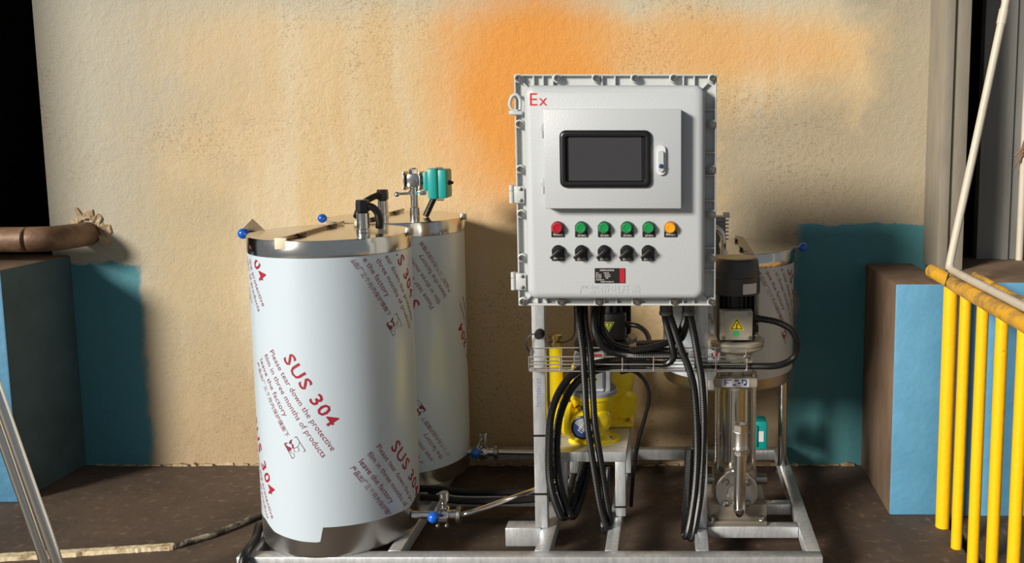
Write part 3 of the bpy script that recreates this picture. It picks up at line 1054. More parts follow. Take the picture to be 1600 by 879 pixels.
# small black push knob on the left post with a loop of wire
t = thing('door_stay', (-0.527, 3.455, 0.925), 'small black round knob with wire loop on the left post', 'knob')
B().lathe((-0.52, 3.461, 0.925), [(0.02, 0), (0.02, 0.01), (0.014, 0.016), (0.017, 0.035), (0.012, 0.045)], 18, (0, -1, 0)).build('knob', 'black', t)
B().tube([(-0.525, 3.445, 0.925), (-0.55, 3.44, 0.925), (-0.568, 3.44, 0.905), (-0.57, 3.44, 0.875), (-0.56, 3.445, 0.855)], 0.0025, 8).build('wire', 'black', t)

# ------------------------------------------------------------------ wire basket cable tray
tr = thing('cable_tray', (-0.13, 3.45, 0.785), 'thin steel wire basket cable tray strung between the posts', 'cable tray')
wr = 0.0026
for (y, z, x0, x1) in ((3.404, 0.845, -0.556, 0.292), (3.404, 0.815, -0.556, 0.292), (3.406, 0.787, -0.556, 0.292), (3.43, 0.786, -0.556, 0.292),
                       (3.454, 0.787, -0.556, 0.292), (3.456, 0.815, -0.556, 0.292), (3.456, 0.868, -0.545, 0.292)):
    B().tube([(x0, y, z), (x1, y, z)], wr, 8, smooth=False).build('wire', 'steel', tr)
for k in range(8):
    x = -0.556 + k * 0.1211
    B().tube([(x, 3.404, 0.847), (x, 3.404, 0.79), (x, 3.408, 0.786), (x, 3.452, 0.786), (x, 3.456, 0.79), (x, 3.456, 0.870)], wr, 8, smooth=False).build('hoop', 'steel', tr)
b = B()
b.box(0.280, 0.304, 3.40, 3.412, 0.838, 0.852, 0.002)
b.build('tie_clip', 'bolt', tr)

# ------------------------------------------------------------------ metering pumps on the pedestal
YEL = 'yellow'


def triangle_sign(c, s, parent, mat_='warn', up=True, y=None):
    """warning triangle on a plane facing the camera"""
    x, y, z = c
    k = 1 if up else -1

    def tri(r, yy, m, nm, par):
        bb = B()
        pl = [(r * 0.0, r * k), (-r * 0.92, -r * 0.55 * k), (r * 0.92, -r * 0.55 * k)]
        bb.prism(pl, (x, yy, z), (1, 0, 0), (0, 0, 1), 0.0008)
        return bb.build(nm, m, par, smooth=False)
    base = tri(s * 1.28, y, mat_, 'warning_sign', parent)
    tri(s * 1.05, y - 0.0008, 'tag', 'sign_border', base)
    tri(s * 0.80, y - 0.0016, mat_, 'sign_face', base)
    bb = B()
    q = s * 0.32
    pl = [(0.25, 1.3), (-0.55, -0.05), (-0.05, 0.0), (-0.35, -1.1), (-0.6, -0.9), (-0.25, -1.7), (0.35, -1.0), (0.0, -1.05), (0.55, 0.35), (0.05, 0.3), (0.5, 1.3)]
    bb.prism([(a * q, c_ * q + (0 if up else s * 0.1)) for a, c_ in pl], (x, y - 0.0024, z), (1, 0, 0), (0, 0, 1), 0.0006)
    bb.build('lightning_bolt', 'tag', base, smooth=False)
    return base


t = thing('metering_pump', (-0.335, 3.70, 0.401), 'yellow metering pump with round blue dial at the pedestal front', 'pump', 'yellow metering pumps')
px, py = -0.333, 3.71
b = B()
foot = []
for i in range(40):
    a = 2 * PI * i / 40
    r = 0.088 + 0.022 * abs(math.cos(a)) ** 3
    foot.append((r * math.cos(a), 0.075 * math.sin(a) * (1 + 0.1 * math.cos(2 * a))))
b.prism(foot, (px, py, 0.4012), (1, 0, 0), (0, 1, 0), 0.016)
b.lathe((px, py, 0.417), [(0.092, 0), (0.075, 0.012), (0.062, 0.03), (0.058, 0.06), (0.062, 0.085), (0.08, 0.12), (0.09, 0.15), (0.092, 0.18), (0.10, 0.182), (0.10, 0.198)], 36)
pb = b.build('pump_stand', YEL, t)
for x in (-0.075, 0.075):
    B().hexbolt((px + x, py - 0.03, 0.417), (0, 0, 1), 0.009, 0.012).build('foot_bolt', 'bolt', pb)
# stroke housing facing the camera with its dial
b = B()
b.lathe((px - 0.02, py - 0.01, 0.502), [(0.06, 0), (0.062, 0.05), (0.060, 0.10), (0.052, 0.115)], 32, (-0.12, -1, 0))
b.sphere((px + 0.03, py - 0.05, 0.51), 0.052, 12)
b.build('stroke_housing', YEL, t)
dc = Vector((px - 0.02, py - 0.01, 0.502)) + Vector((-0.12, -1, 0)).normalized() * 0.115
dl = B().lathe(dc, [(0.049, 0), (0.049, 0.012), (0.045, 0.014), (0.043, 0.010), (0.0004, 0.010)], 32, (-0.12, -1, 0)).build('dial', 'black', t)
ax = Vector((-0.12, -1, 0)).normalized()
uu, ww = Vector((1, -0.12, 0)).normalized(), Vector((0, 0, 1))
B().lathe(dc + ax * 0.0101, [(0.040, 0), (0.040, 0.0008)], 32, ax).build('dial_face', 'greypaint', dl)
b = B()
b.prism([(0.040 * math.cos(a), 0.040 * math.sin(a)) for a in [math.radians(150 + i * 9) for i in range(19)]], dc + ax * 0.0115, uu, ww, 0.0006)
b.build('dial_sector', 'bluelabel', dl)
b = B()
for k in range(5):
    w_ = 0.03 - 0.004 * abs(k - 2)
    rot = math.radians(-35)
    for sx in (-0.6, 0.6):
        cx0, cz0 = sx * w_ * 0.5, 0.018 - 0.009 * k
        pts = [(cx0 - w_ * 0.22, cz0 - 0.002), (cx0 + w_ * 0.22, cz0 - 0.002), (cx0 + w_ * 0.22, cz0 + 0.002), (cx0 - w_ * 0.22, cz0 + 0.002)]
        pts = [(x * math.cos(rot) - z * math.sin(rot), x * math.sin(rot) + z * math.cos(rot)) for x, z in pts]
        b.prism(pts, dc + ax * 0.0125, uu, ww, 0.0004)
b.build('dial_marks', 'white', dl, smooth=False)
# liquid end on the left
b = B()
b.lathe((px - 0.06, py - 0.02, 0.50), [(0.05, 0), (0.055, 0.03), (0.072, 0.034), (0.074, 0.058), (0.066, 0.062), (0.066, 0.074), (0.07, 0.076), (0.07, 0.10), (0.05, 0.106)], 30, (-1, 0, 0))
b.build('liquid_end', YEL, t)
b = B()
b.box(px - 0.075, px - 0.045, py - 0.075, py - 0.05, 0.572, 0.577, 0.002, rot=Matrix.Rotation(math.radians(-35), 3, 'Y'))
b.build('red_tag', 'redmark', t)
B().lathe((px - 0.03, py - 0.085, 0.545), [(0.012, 0), (0.012, 0.02), (0.018, 0.022), (0.018, 0.032), (0.012, 0.034)], 12).build('oil_plug', 'black', t)
B().lathe((px - 0.006, py - 0.075, 0.43), [(0.014, 0), (0.014, 0.02), (0.01, 0.024)], 6, (0, -1, 0)).build('drain_plug', 'black', t)
# grey flange and gearbox
b = B()
b.lathe((px, py, 0.6155), [(0.101, 0), (0.101, 0.014), (0.096, 0.018), (0.062, 0.02)], 40)
gf = b.build('gear_flange', 'greypaint', t)
for a in (35, 145, 215, 325):
    B().hexbolt((px + 0.082 * math.cos(math.radians(a)), py + 0.082 * math.sin(math.radians(a)), 0.634), (0, 0, 1), 0.009, 0.012).build('bolt', 'blackpaint', gf)
b = B()
b.box(px - 0.078, px + 0.052, py - 0.07, py + 0.07, 0.634, 0.80, 0.012)
gb = b.build('gearbox', 'lightgrey', t)
B().box(px + 0.052, px + 0.075, py - 0.06, py + 0.06, 0.634, 0.76, 0.004).build('gearbox_rib', 'greypaint', gb)
B().box(px - 0.03, px + 0.045, py - 0.0745, py - 0.069, 0.65, 0.75, 0.004).build('gearbox_cover', 'greypaint', gb)
triangle_sign((px - 0.002, py - 0.0745, 0.70), 0.026, gb, 'warnold', True)
B().box(px - 0.03, px + 0.04, py - 0.0715, py - 0.0705, 0.785, 0.797).build('red_label', 'redband', gb)
B().lathe((px - 0.02, py, 0.80), [(0.06, 0), (0.06, 0.03), (0.05, 0.05), (0.03, 0.058)], 28).build('motor_cap', 'blackpaint', t)

t = thing('metering_pump', (-0.27, 3.97, 0.401), 'bigger yellow metering pump with tall black motor standing behind the dial pump', 'pump', 'yellow metering pumps')
px, py = -0.275, 3.955
b = B()
b.box(px - 0.10, px + 0.105, py - 0.085, py + 0.085, 0.4015, 0.424, 0.008)
b.lathe((px - 0.02, py, 0.424), [(0.105, 0), (0.09, 0.02), (0.075, 0.05), (0.08, 0.085), (0.115, 0.13), (0.122, 0.19), (0.122, 0.26), (0.115, 0.28), (0.095, 0.30)], 40)
b.lathe((px + 0.03, py - 0.02, 0.50), [(0.075, 0), (0.072, 0.05), (0.05, 0.075)], 30, (0.6, -0.75, -0.1))
pb = b.build('pump_stand', YEL, t)
B().lathe((px + 0.075, py - 0.05, 0.424), [(0.011, 0), (0.011, 0.01), (0.007, 0.012)], 6).build('foot_bolt', 'bolt', pb)
b = B()
b.lathe((px - 0.10, py - 0.01, 0.58), [(0.085, 0), (0.085, 0.05), (0.095, 0.052), (0.095, 0.075)], 30, (-1, 0, 0))
b.build('liquid_end', YEL, t)
b = B()
b.lathe((-0.525, py, 0.50), [(0.03, 0), (0.03, 0.24), (0.022, 0.25)], 20)
b.build('valve_column', YEL, t)
b = B()
b.lathe((-0.525, py, 0.745), [(0.022, 0), (0.022, 0.015), (0.03, 0.016), (0.03, 0.03), (0.02, 0.032), (0.02, 0.045), (0.03, 0.046), (0.03, 0.06), (0.016, 0.064)], 18)
b.build('valve_union', 'brass', t)
B().lathe((px, py, 0.724), [(0.085, 0), (0.085, 0.055), (0.118, 0.056), (0.118, 0.074)], 36).build('motor_flange', 'blackpaint', t)
mt = B().lathe((px, py, 0.798), [(0.078, 0), (0.078, 0.19), (0.088, 0.192), (0.09, 0.25), (0.08, 0.265)], 36).build('motor', 'blackpaint', t)
fin0 = None
for k in range(20):
    a = 2 * PI * k / 20
    fb = B()
    c, s = math.cos(a), math.sin(a)
    fb.add([(px + c * r - s * w, py + s * r + c * w, z) for z in (0.815, 0.985) for r, w in ((0.077, -0.0025), (0.091, -0.0018), (0.091, 0.0018), (0.077, 0.0025))],
           [(0, 1, 2, 3), (7, 6, 5, 4), (0, 4, 5, 1), (1, 5, 6, 2), (2, 6, 7, 3), (3, 7, 4, 0)])
    fb.build('cooling_fin', 'blackpaint', mt, smooth=False)
tb = B().box(px - 0.035, px + 0.072, py - 0.125, py - 0.06, 0.81, 0.925, 0.006).build('terminal_box', 'blackpaint', t)
triangle_sign((px + 0.0, py - 0.1255, 0.876), 0.021, tb, 'warnold', False)
B().cyl((px + 0.072, py - 0.095, 0.875), (px + 0.095, py - 0.095, 0.873), 0.013, n=14).build('cable_gland', 'black', tb)
B().box(px - 0.055, px + 0.045, py - 0.092, py - 0.086, 0.985, 1.01, 0.002).build('red_label', 'redband', mt)
B().hexbolt((px + 0.075, py - 0.08, 0.798), (0, 0, 1), 0.008, 0.012).build('flange_bolt', 'bolt', t)

# ------------------------------------------------------------------ vertical multistage pump
t = thing('vertical_pump', (0.263, 3.62, 0.12), 'tall vertical steel pump with grey motor and yellow triangle on terminal box', 'pump')
X, Y = 0.263, 3.63
b = B()
b.box(0.146, 0.386, 3.50, 3.76, 0.1405, 0.205, 0.004)
b.box(0.146, 0.386, 3.482, 3.77, 0.121, 0.1405, 0.003)
bp_ = b.build('base_plate', 'castgrey', t)
for x in (0.168, 0.364):
    B().hexbolt((x, 3.492, 0.14), (0, 0, 1), 0.011, 0.02).build('anchor_bolt', 'bolt', bp_)
B().lathe((X, Y, 0.205), [(0.095, 0), (0.095, 0.10), (0.085, 0.115), (0.088, 0.117), (0.088, 0.135), (0.06, 0.137)], 36).build('pump_foot', 'castgrey', t)
b = B()
b.lathe((X, 3.56, 0.255), [(0.05, 0), (0.05, 0.03), (0.087, 0.031), (0.087, 0.052), (0.084, 0.055), (0.04, 0.055), (0.036, 0.061), (0.03, 0.061)], 40, (0, -1, 0))
fl = b.build('port_flange', 'steel', t)
for a in (45, 135, 225, 315):
    B().hexbolt((X + 0.062 * math.cos(math.radians(a)), 3.505, 0.255 + 0.062 * math.sin(math.radians(a))), (0, -1, 0), 0.0115, 0.018).build('flange_bolt', 'bolt', fl)
for s_ in (-1, 1):
    B().cyl((X + s_ * 0.09, Y, 0.262), (X + s_ * 0.135, Y, 0.262), 0.022, n=18).build('drain_stub', 'bolt', t)
B().lathe((X, Y, 0.342), [(0.058, 0), (0.058, 0.335)], 40).build('sleeve', 'chrome', t)
for sx in (-1, 1):
    for sy in (-1, 1):
        B().cyl((X + sx * 0.074, Y + sy * 0.06, 0.33), (X + sx * 0.074, Y + sy * 0.06, 0.69), 0.0085, n=12).build('tie_rod', 'chrome', t)
b = B()
b.box(X - 0.093, X + 0.087, Y - 0.085, Y + 0.085, 0.678, 0.722, 0.012)
b.lathe((X, Y, 0.66), [(0.062, 0), (0.064, 0.018)], 36)
hd = b.build('pump_head', 'cream', t)
B().box(X - 0.062, X + 0.05, Y - 0.0868, Y - 0.085, 0.684, 0.718).build('name_plate', 'sticker', hd)
b = B()
for k, (x0, w_, z0, h_) in enumerate(((-0.05, 0.028, 0.711, 0.004), (-0.05, 0.005, 0.69, 0.021), (-0.045, 0.012, 0.70, 0.004), (-0.016, 0.012, 0.69, 0.006), (-0.01, 0.018, 0.708, 0.005), (0.004, 0.012, 0.698, 0.005),
                                      (0.02, 0.005, 0.70, 0.016), (0.025, 0.014, 0.71, 0.005), (0.028, 0.012, 0.69, 0.008), (0.036, 0.005, 0.698, 0.012))):
    b.box(X + x0, X + x0 + w_, Y - 0.0876, Y - 0.0868, z0, z0 + h_)
b.build('plate_print', 'bluelabel', hd, smooth=False)
for sx in (-0.074, 0.074):
    B().hexbolt((X + sx, Y - 0.066, 0.722), (0, 0, 1), 0.010, 0.02).build('head_bolt', 'bolt', hd)
b = B()
b.lathe((X, Y, 0.72), [(0.05, 0), (0.05, 0.105)], 32)
for a in range(4):
    an = math.radians(45 + 90 * a)
    b.box(X + 0.068 * math.cos(an) - 0.018, X + 0.068 * math.cos(an) + 0.018, Y + 0.055 * math.sin(an) - 0.012, Y + 0.055 * math.sin(an) + 0.012, 0.722, 0.826, 0.004)
b.box(X - 0.05, X + 0.05, Y - 0.066, Y - 0.05, 0.79, 0.825, 0.003)
b.build('coupling_guard', 'cream', t)
b = B()
b.lathe((X, Y, 0.822), [(0.095, 0), (0.113, 0.008), (0.116, 0.012), (0.116, 0.022), (0.112, 0.024), (0.112, 0.026), (0.118, 0.028), (0.118, 0.042), (0.11, 0.046)], 44)
b.build('motor_flange', 'cream', t)
mt = B().lathe((X, Y, 0.866), [(0.08, 0), (0.08, 0.196)], 40).build('motor', 'blackpaint', t)
for k in range(26):
    a = 2 * PI * k / 26
    c, s = math.cos(a), math.sin(a)
    fb = B()
    fb.add([(X + c * r - s * w, Y + s * r + c * w, z) for z in (0.885, 1.058) for r, w in ((0.079, -0.0022), (0.094, -0.0016), (0.094, 0.0016), (0.079, 0.0022))],
           [(0, 1, 2, 3), (7, 6, 5, 4), (0, 4, 5, 1), (1, 5, 6, 2), (2, 6, 7, 3), (3, 7, 4, 0)])
    fb.build('cooling_fin', 'blackpaint' if abs(math.cos(a)) < 0.75 else 'cream', mt, smooth=False)
fc = B().lathe((X, Y, 1.058), [(0.096, 0), (0.098, 0.004), (0.098, 0.07), (0.0955, 0.072), (0.0955, 0.076), (0.096, 0.08), (0.09, 0.135), (0.084, 0.142), (0.07, 0.144)], 44).build('fan_cover', 'darkgrey', t)
gr = B().lathe((X, Y, 1.2015), [(0.08, 0), (0.078, 0.004), (0.0004, 0.006)], 40).build('fan_grille', 'grille', fc)
b = B()
for rr, cnt in ((0.02, 6), (0.037, 12), (0.054, 18), (0.070, 26)):
    for k in range(cnt):
        a = 2 * PI * k / cnt
        b.lathe((X + rr * math.cos(a), Y + rr * math.sin(a), 1.2045 + (0.08 - rr) * 0.025), [(0.0052, 0), (0.005, 0.0008)], 8)
o = b.build('grille_holes', 'tag', gr, smooth=False)
o['kind'] = 'stuff'
# sticker wrapped on the fan cover
b = B()
vs_, fs = [], []
for i in range(9):
    a = math.radians(12 + 40 * i / 8)
    for z in (1.066, 1.108):
        vs_.append((X + 0.0992 * math.sin(a), Y - 0.0992 * math.cos(a), z))
for i in range(8):
    fs.append((2 * i, 2 * i + 2, 2 * i + 3, 2 * i + 1))
b.add(vs_, fs)
sk = b.build('sticker', 'sticker', fc)
# terminal box
tb = B().box(0.191, 0.322, 3.505, 3.555, 0.886, 1.006, 0.006).build('terminal_box', 'cream', t)
triangle_sign((0.258, 3.505, 0.947), 0.025, tb, 'warn', True)
B().lathe((0.256, 3.505, 0.914), [(0.0125, 0), (0.0125, 0.0012)], 24, (0, -1, 0)).build('green_dot', 'greendot', tb)
for x in (0.203, 0.31):
    for z in (0.898, 0.994):
        B().hexbolt((x, 3.505, z), (0, -1, 0), 0.006, 0.007).build('cover_screw', 'bolt', tb)
b = B()
b.cyl((0.322, 3.55, 0.965), (0.338, 3.55, 0.965), 0.018, n=6)
b.cyl((0.338, 3.55, 0.965), (0.356, 3.55, 0.965), 0.015, n=16)
b.cyl((0.322, 3.55, 0.925), (0.348, 3.55, 0.925), 0.016, n=6)
b.build('cable_gland', 'black', tb)
# discharge pipe with its check valve
b = B()
b.tube([(X + 0.006, 3.502, 0.255), (X + 0.006, 3.47, 0.225), (X + 0.006, 3.445, 0.205), (X + 0.006, 3.43, 0.205), (X + 0.006, 3.418, 0.222), (X + 0.006, 3.415, 0.26), (X + 0.006, 3.415, 0.45)], 0.0235, 20)
dp = b.build('discharge_pipe', 'chrome', t)
b = B()
c = (X + 0.006, 3.415, 0.45)
b.lathe(c, [(0.026, 0), (0.026, 0.018)], 6)
b.lathe((c[0], c[1], 0.468), [(0.031, 0), (0.033, 0.006), (0.029, 0.012), (0.031, 0.014), (0.029, 0.02), (0.029, 0.075)], 28)
b.lathe((c[0], c[1], 0.543), [(0.03, 0), (0.03, 0.028), (0.027, 0.03), (0.021, 0.03), (0.021, 0.012)], 6)
b.build('check_valve', 'steel', dp)

# teal actuator under the short tank
t = thing('drain_actuator', (0.41, 4.1, 0.23), 'small teal valve actuator low under the short tank, right of pump', 'valve')
b = B()
b.box(0.385, 0.445, 4.05, 4.14, 0.235, 0.372, 0.010)
b.box(0.375, 0.40, 4.04, 4.15, 0.25, 0.355, 0.006)
hb = b.build('housing', 'teal', t)
B().box(0.405, 0.428, 4.0485, 4.05, 0.275, 0.325).build('label_plate', 'sticker', hb)
b = B()
b.cyl((0.30, 4.1, 0.30), (0.375, 4.1, 0.30), 0.018)
b.cyl((0.26, 4.1, 0.25), (0.26, 4.1, 0.578), 0.022)
b.cyl((0.30, 4.1, 0.30), (0.22, 4.1, 0.30), 0.028)
b.build('drain_pipe', 'chrome', t)

# ------------------------------------------------------------------ hoses
HO = 'ribbed black conduits'


def hose(pts, r, label, name='conduit_hose', ties=()):
    o = B().tube(pts, r * 1.12, 10, corr=0.15).build(name, 'hose', angle=20)
    return tag(o, label, 'hose', HO)


hose([(-0.353, 3.335, 1.082), (-0.349, 3.33, 0.981), (-0.34, 3.345, 0.877), (-0.336, 3.365, 0.745), (-0.331, 3.39, 0.582), (-0.309, 3.415, 0.393), (-0.287, 3.44, 0.225), (-0.264, 3.455, 0.125), (-0.282, 3.52, 0.10), (-0.288, 3.60, 0.19), (-0.292, 3.66, 0.287)], 0.0125,
     'left one of two ribbed hoses hanging down before yellow dial pump')
hose([(-0.332, 3.345, 1.082), (-0.328, 3.345, 0.979), (-0.313, 3.36, 0.874), (-0.308, 3.38, 0.743), (-0.302, 3.405, 0.579), (-0.283, 3.43, 0.415), (-0.262, 3.452, 0.248), (-0.25, 3.475, 0.148), (-0.268, 3.54, 0.126), (-0.27, 3.60, 0.24), (-0.27, 3.66, 0.30)], 0.0125,
     'right one of two ribbed hoses hanging down before yellow dial pump')
hose([(-0.10, 3.44, 0.829), (-0.226, 3.44, 0.823), (-0.339, 3.43, 0.798), (-0.414, 3.42, 0.744), (-0.471, 3.42, 0.628), (-0.488, 3.43, 0.468), (-0.488, 3.445, 0.328), (-0.467, 3.48, 0.208), (-0.445, 3.52, 0.142), (-0.418, 3.6, 0.156), (-0.40, 3.7, 0.227), (-0.385, 3.78, 0.297)], 0.0145,
     'outer ribbed hose of the big loop curling down beside the left post')
hose([(-0.10, 3.44, 0.797), (-0.226, 3.44, 0.797), (-0.325, 3.44, 0.770), (-0.394, 3.45, 0.710), (-0.445, 3.455, 0.595), (-0.462, 3.465, 0.461), (-0.456, 3.475, 0.32), (-0.438, 3.51, 0.213), (-0.41, 3.545, 0.135), (-0.388, 3.64, 0.163), (-0.372, 3.74, 0.222), (-0.362, 3.83, 0.288)], 0.0145,
     'inner ribbed hose of the big loop curling down beside the left post')
hose([(-0.282, 3.335, 1.082), (-0.293, 3.33, 1.006), (-0.284, 3.34, 0.941), (-0.247, 3.38, 0.879), (-0.162, 3.42, 0.848), (-0.05, 3.43, 0.845), (0.063, 3.436, 0.84)], 0.0145,
     'outer ribbed hose sweeping from cabinet bottom across black motor into tray')
hose([(-0.258, 3.35, 1.082), (-0.268, 3.35, 1.001), (-0.262, 3.36, 0.949), (-0.228, 3.4, 0.897), (-0.151, 3.44, 0.865), (-0.05, 3.447, 0.862), (0.025, 3.46, 0.852)], 0.0115,
     'inner thinner ribbed hose sweeping from cabinet bottom across black motor into tray')
hose([(-0.030, 3.34, 1.03), (-0.019, 3.335, 0.981), (0.0, 3.35, 0.902), (0.006, 3.375, 0.852), (-0.025, 3.41, 0.816), (-0.10, 3.435, 0.812), (-0.2, 3.44, 0.81)], 0.0125,
     'ribbed hose from the left grey gland turning left into wire tray')
hose([(-0.012, 3.338, 1.03), (0.005, 3.335, 0.981), (0.034, 3.35, 0.889), (0.069, 3.36, 0.799), (0.089, 3.36, 0.698), (0.098, 3.37, 0.49), (0.089, 3.39, 0.3), (0.064, 3.42, 0.127), (0.05, 3.47, 0.105), (0.058, 3.5, 0.254), (0.066, 3.5, 0.442)], 0.0135,
     'left one of two long ribbed hoses hanging in front of right post')
hose([(0.068, 3.34, 1.03), (0.083, 3.34, 0.954), (0.1, 3.35, 0.852), (0.116, 3.36, 0.748), (0.124, 3.372, 0.592), (0.118, 3.385, 0.382), (0.108, 3.395, 0.26), (0.086, 3.43, 0.116), (0.072, 3.47, 0.095), (0.077, 3.53, 0.268), (0.079, 3.53, 0.431)], 0.0135,
     'right one of two long ribbed hoses hanging in front of right post')
hose([(0.052, 3.35, 1.03), (0.044, 3.36, 0.985), (0.012, 3.39, 0.922), (-0.063, 3.41, 0.885), (-0.164, 3.415, 0.868)], 0.0125,
     'upper ribbed hose bending left from the right grey gland')
hose([(0.064, 3.37, 1.03), (0.054, 3.39, 0.968), (0.03, 3.42, 0.908), (-0.04, 3.445, 0.892), (-0.14, 3.46, 0.885)], 0.0115,
     'lower ribbed hose bending left behind others from right grey gland')
hose([(0.356, 3.55, 0.965), (0.427, 3.545, 0.951), (0.482, 3.535, 0.919), (0.503, 3.52, 0.86), (0.481, 3.5, 0.813), (0.419, 3.46, 0.796), (0.329, 3.435, 0.800), (0.202, 3.432, 0.802), (0.088, 3.432, 0.805)], 0.0125,
     'ribbed hose looping from the vertical pump terminal box back to tray')
tag(B().tube([(-0.18, 3.86, 0.873), (-0.142, 3.84, 0.868), (-0.105, 3.78, 0.845), (-0.085, 3.62, 0.80), (-0.08, 3.5, 0.78)], 0.011, 10).build('motor_cable', 'cable'),
    'smooth black cable arching from the black motor terminal box', 'cable')
tag(B().tube([(-0.20, 3.43, 0.776), (-0.153, 3.47, 0.771), (-0.108, 3.5, 0.721), (-0.093, 3.52, 0.649), (-0.11, 3.55, 0.56), (-0.14, 3.58, 0.441), (-0.162, 3.62, 0.287), (-0.175, 3.66, 0.13)], 0.0085, 10).build('thin_cable', 'cable'),
    'thin black cable hanging from tray down the pedestal right side', 'cable')
tag(B().tube([(-0.372, 3.36, 1.085), (-0.372, 3.37, 0.98), (-0.385, 3.42, 0.92), (-0.43, 3.5, 0.88), (-0.47, 3.6, 0.86)], 0.0035, 8).build('thin_cable', 'cable'),
    'very thin black wire curving from cabinet bottom towards brass union', 'cable')
tag(B().tube([(-1.16, 3.80, 0.15), (-1.02, 3.78, 0.155), (-0.919, 3.76, 0.150), (-0.714, 3.76, 0.150), (-0.535, 3.76, 0.155), (-0.45, 3.78, 0.15)], 0.016, 10).build('floor_cable', 'cable'),
    'thick black cable running low between rear tank and post, upper of two', 'cable')
tag(B().tube([(-1.16, 3.74, 0.14), (-1.02, 3.72, 0.14), (-0.90, 3.70, 0.136), (-0.714, 3.70, 0.136), (-0.545, 3.72, 0.139), (-0.45, 3.74, 0.137)], 0.015, 10).build('floor_cable', 'cable'),
    'thick black cable running low between rear tank and post, lower of two', 'cable')

# ------------------------------------------------------------------ yellow railing and conduit on the right
rl = thing('yellow_railing', (1.18, 3.5, 0), 'yellow painted steel railing of upright bars at the right', 'railing')
B().tube([(1.168, 3.98, 1.092), (1.18, 3.75, 1.082), (1.18, 3.2, 1.078), (1.18, 2.2, 1.075), (1.18, 1.4, 1.075)], 0.031, 18).build('top_rail', 'railworn', rl)
B().lathe((1.182, 3.745, 0.0), [(0.030, 0), (0.030, 1.06)], 18).build('end_post', 'rail', rl)
for k in range(9):
    y = 3.545 - 0.2 * k
    B().lathe((1.18, y, 0.0), [(0.0225, 0), (0.0225, 1.06)], 16).build('bar', 'rail', rl)
B().tube([(1.285, 3.75, 1.105), (1.29, 3.3, 1.09), (1.29, 2.6, 1.083), (1.29, 1.4, 1.083)], 0.02, 14).build('second_rail', 'railworn', rl)
B().tube([(1.18, 3.7, 1.065), (1.235, 3.72, 1.08), (1.285, 3.73, 1.10)], 0.014, 10).build('rail_bracket', 'railworn', rl)
t = thing('pale_conduit', (1.17, 3.72, 1.13), 'pale plastic conduit slanting down the right wall then along the yellow rail', 'conduit')
cd = B().tube([(1.40, 3.80, 2.36), (1.378, 3.79, 2.25), (1.37, 3.785, 2.20), (1.27, 3.765, 1.67), (1.178, 3.74, 1.20), (1.172, 3.725, 1.145), (1.176, 3.66, 1.136), (1.185, 3.5, 1.130), (1.19, 3.2, 1.127), (1.19, 2.4, 1.125), (1.19, 1.6, 1.125)], 0.0165, 14).build('conduit', 'pvc', t)
b = B()
b.cyl((1.362, 3.785, 2.155), (1.373, 3.787, 2.215), 0.0195, n=14)
b.build('coupler', 'pvc', cd)
B().tube([(1.148, 3.715, 1.07), (1.165, 3.71, 1.13), (1.20, 3.71, 1.125), (1.212, 3.72, 1.075)], 0.004, 8).build('binding_wire', 'black', t)

t = thing('wall_stay', (1.79, 4.57, 1.056), 'thin upright pipe with knotted wire at far right edge', 'pipe')
B().cyl((1.79, 4.575, 1.056), (1.79, 4.575, 2.7), 0.018, n=14).build('pipe', 'pvc', t)
b = B()
for k in range(5):
    a = random.uniform(-0.06, 0.06)
    b.tube([(1.765 - abs(a), 4.555, 1.56 + a), (1.785, 4.552, 1.60 + 0.02 * k), (1.815, 4.555, 1.54 + 0.04 * k)], 0.004, 6)
b.build('knotted_wire', 'rustpipe', t)

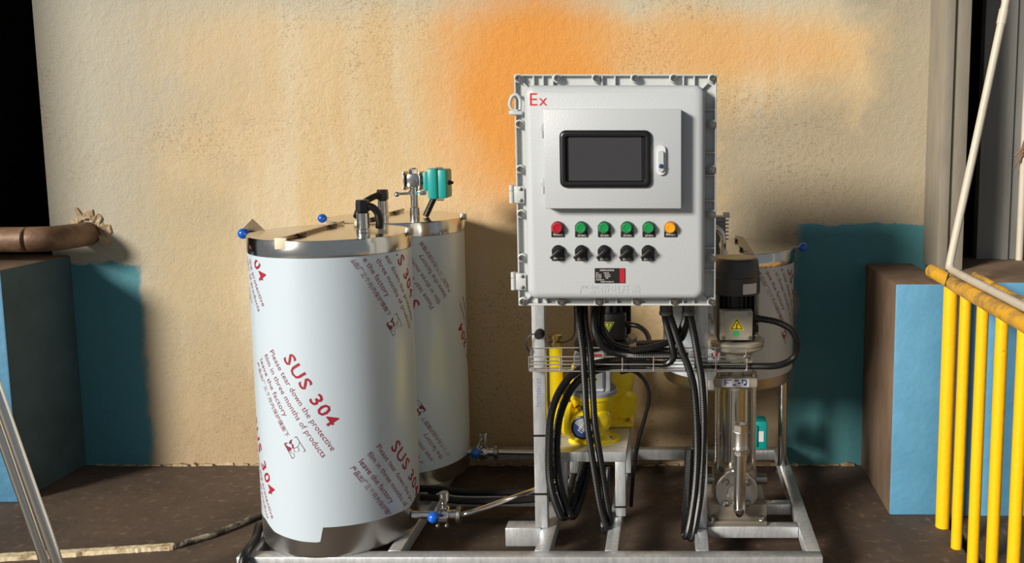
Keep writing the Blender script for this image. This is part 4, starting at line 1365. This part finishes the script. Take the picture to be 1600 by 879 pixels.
# ------------------------------------------------------------------ left foreground
t = thing('leaning_pipes', (-2.13, 3.0, 0), 'pair of shiny steel pipes slanting up at the lower left corner', 'pipe')
B().tube([(-2.110, 3.0, 0.0), (-2.314, 3.0, 0.80), (-2.60, 3.0, 1.92)], 0.0175, 18, smooth=False).build('front_pipe', 'chrome', t)
B().tube([(-2.156, 3.0, 0.0), (-2.325, 3.0, 0.675), (-2.63, 3.0, 1.895)], 0.0145, 18, smooth=False).build('rear_pipe', 'chrome', t)
B().box(-2.20, -2.06, 2.95, 3.07, -0.0, 0.008, 0.002).build('foot_plate', 'tube', t)

# pale broken strip on the floor and the dusty hose that follows it
b = B()
pts = [(-2.95, 3.405), (-2.71, 3.438), (-2.474, 3.471), (-2.234, 3.504), (-2.06, 3.533)]
vs_, fs = [], []
for i in range(60):
    u = i / 59 * (len(pts) - 1)
    k = min(int(u), len(pts) - 2)
    f = u - k
    x = pts[k][0] + (pts[k + 1][0] - pts[k][0]) * f
    y = pts[k][1] + (pts[k + 1][1] - pts[k][1]) * f
    w0 = 0.020 + random.uniform(-0.0015, 0.0015) if i < 34 else 0.014 + random.uniform(-0.004, 0.002)
    h = 0.018 + random.uniform(-0.001, 0.001)
    vs_ += [(x, y - w0, 0.0005), (x, y - w0 + 0.003, h), (x, y + 0.016, h + 0.002), (x, y + 0.02, 0.0005)]
for i in range(59):
    for k in range(4):
        fs.append((i * 4 + k, i * 4 + (k + 1) % 4, (i + 1) * 4 + (k + 1) % 4, (i + 1) * 4 + k))
fs += [(0, 1, 2, 3), (236, 237, 238, 239)]
b.add(vs_, fs)
tag(b.build('floor_strip', 'lath', smooth=False), 'pale broken lath strip lying on the floor at lower left', 'strip')
tag(B().tube([(-2.058, 3.533, 0.013), (-1.958, 3.633, 0.013), (-1.881, 3.757, 0.013), (-1.80, 3.90, 0.013), (-1.78, 4.05, 0.013)], 0.0125, 12).build('dusty_hose', 'oldhose'),
    'dusty dark hose on the floor continuing from pale strip towards tank', 'hose')
tag(B().tube([(-1.70, 3.62, 0.017), (-1.68, 3.52, 0.08), (-1.655, 3.44, 0.148), (-1.625, 3.34, 0.1385), (-1.61, 3.25, 0.138), (-1.607, 3.20, 0.12), (-1.607, 3.18, 0.05), (-1.61, 3.17, 0.017), (-1.62, 3.10, 0.017)], 0.0165, 12).build('draped_cable', 'cable'),
    'thick black cable draped over the front left corner of the frame', 'cable')
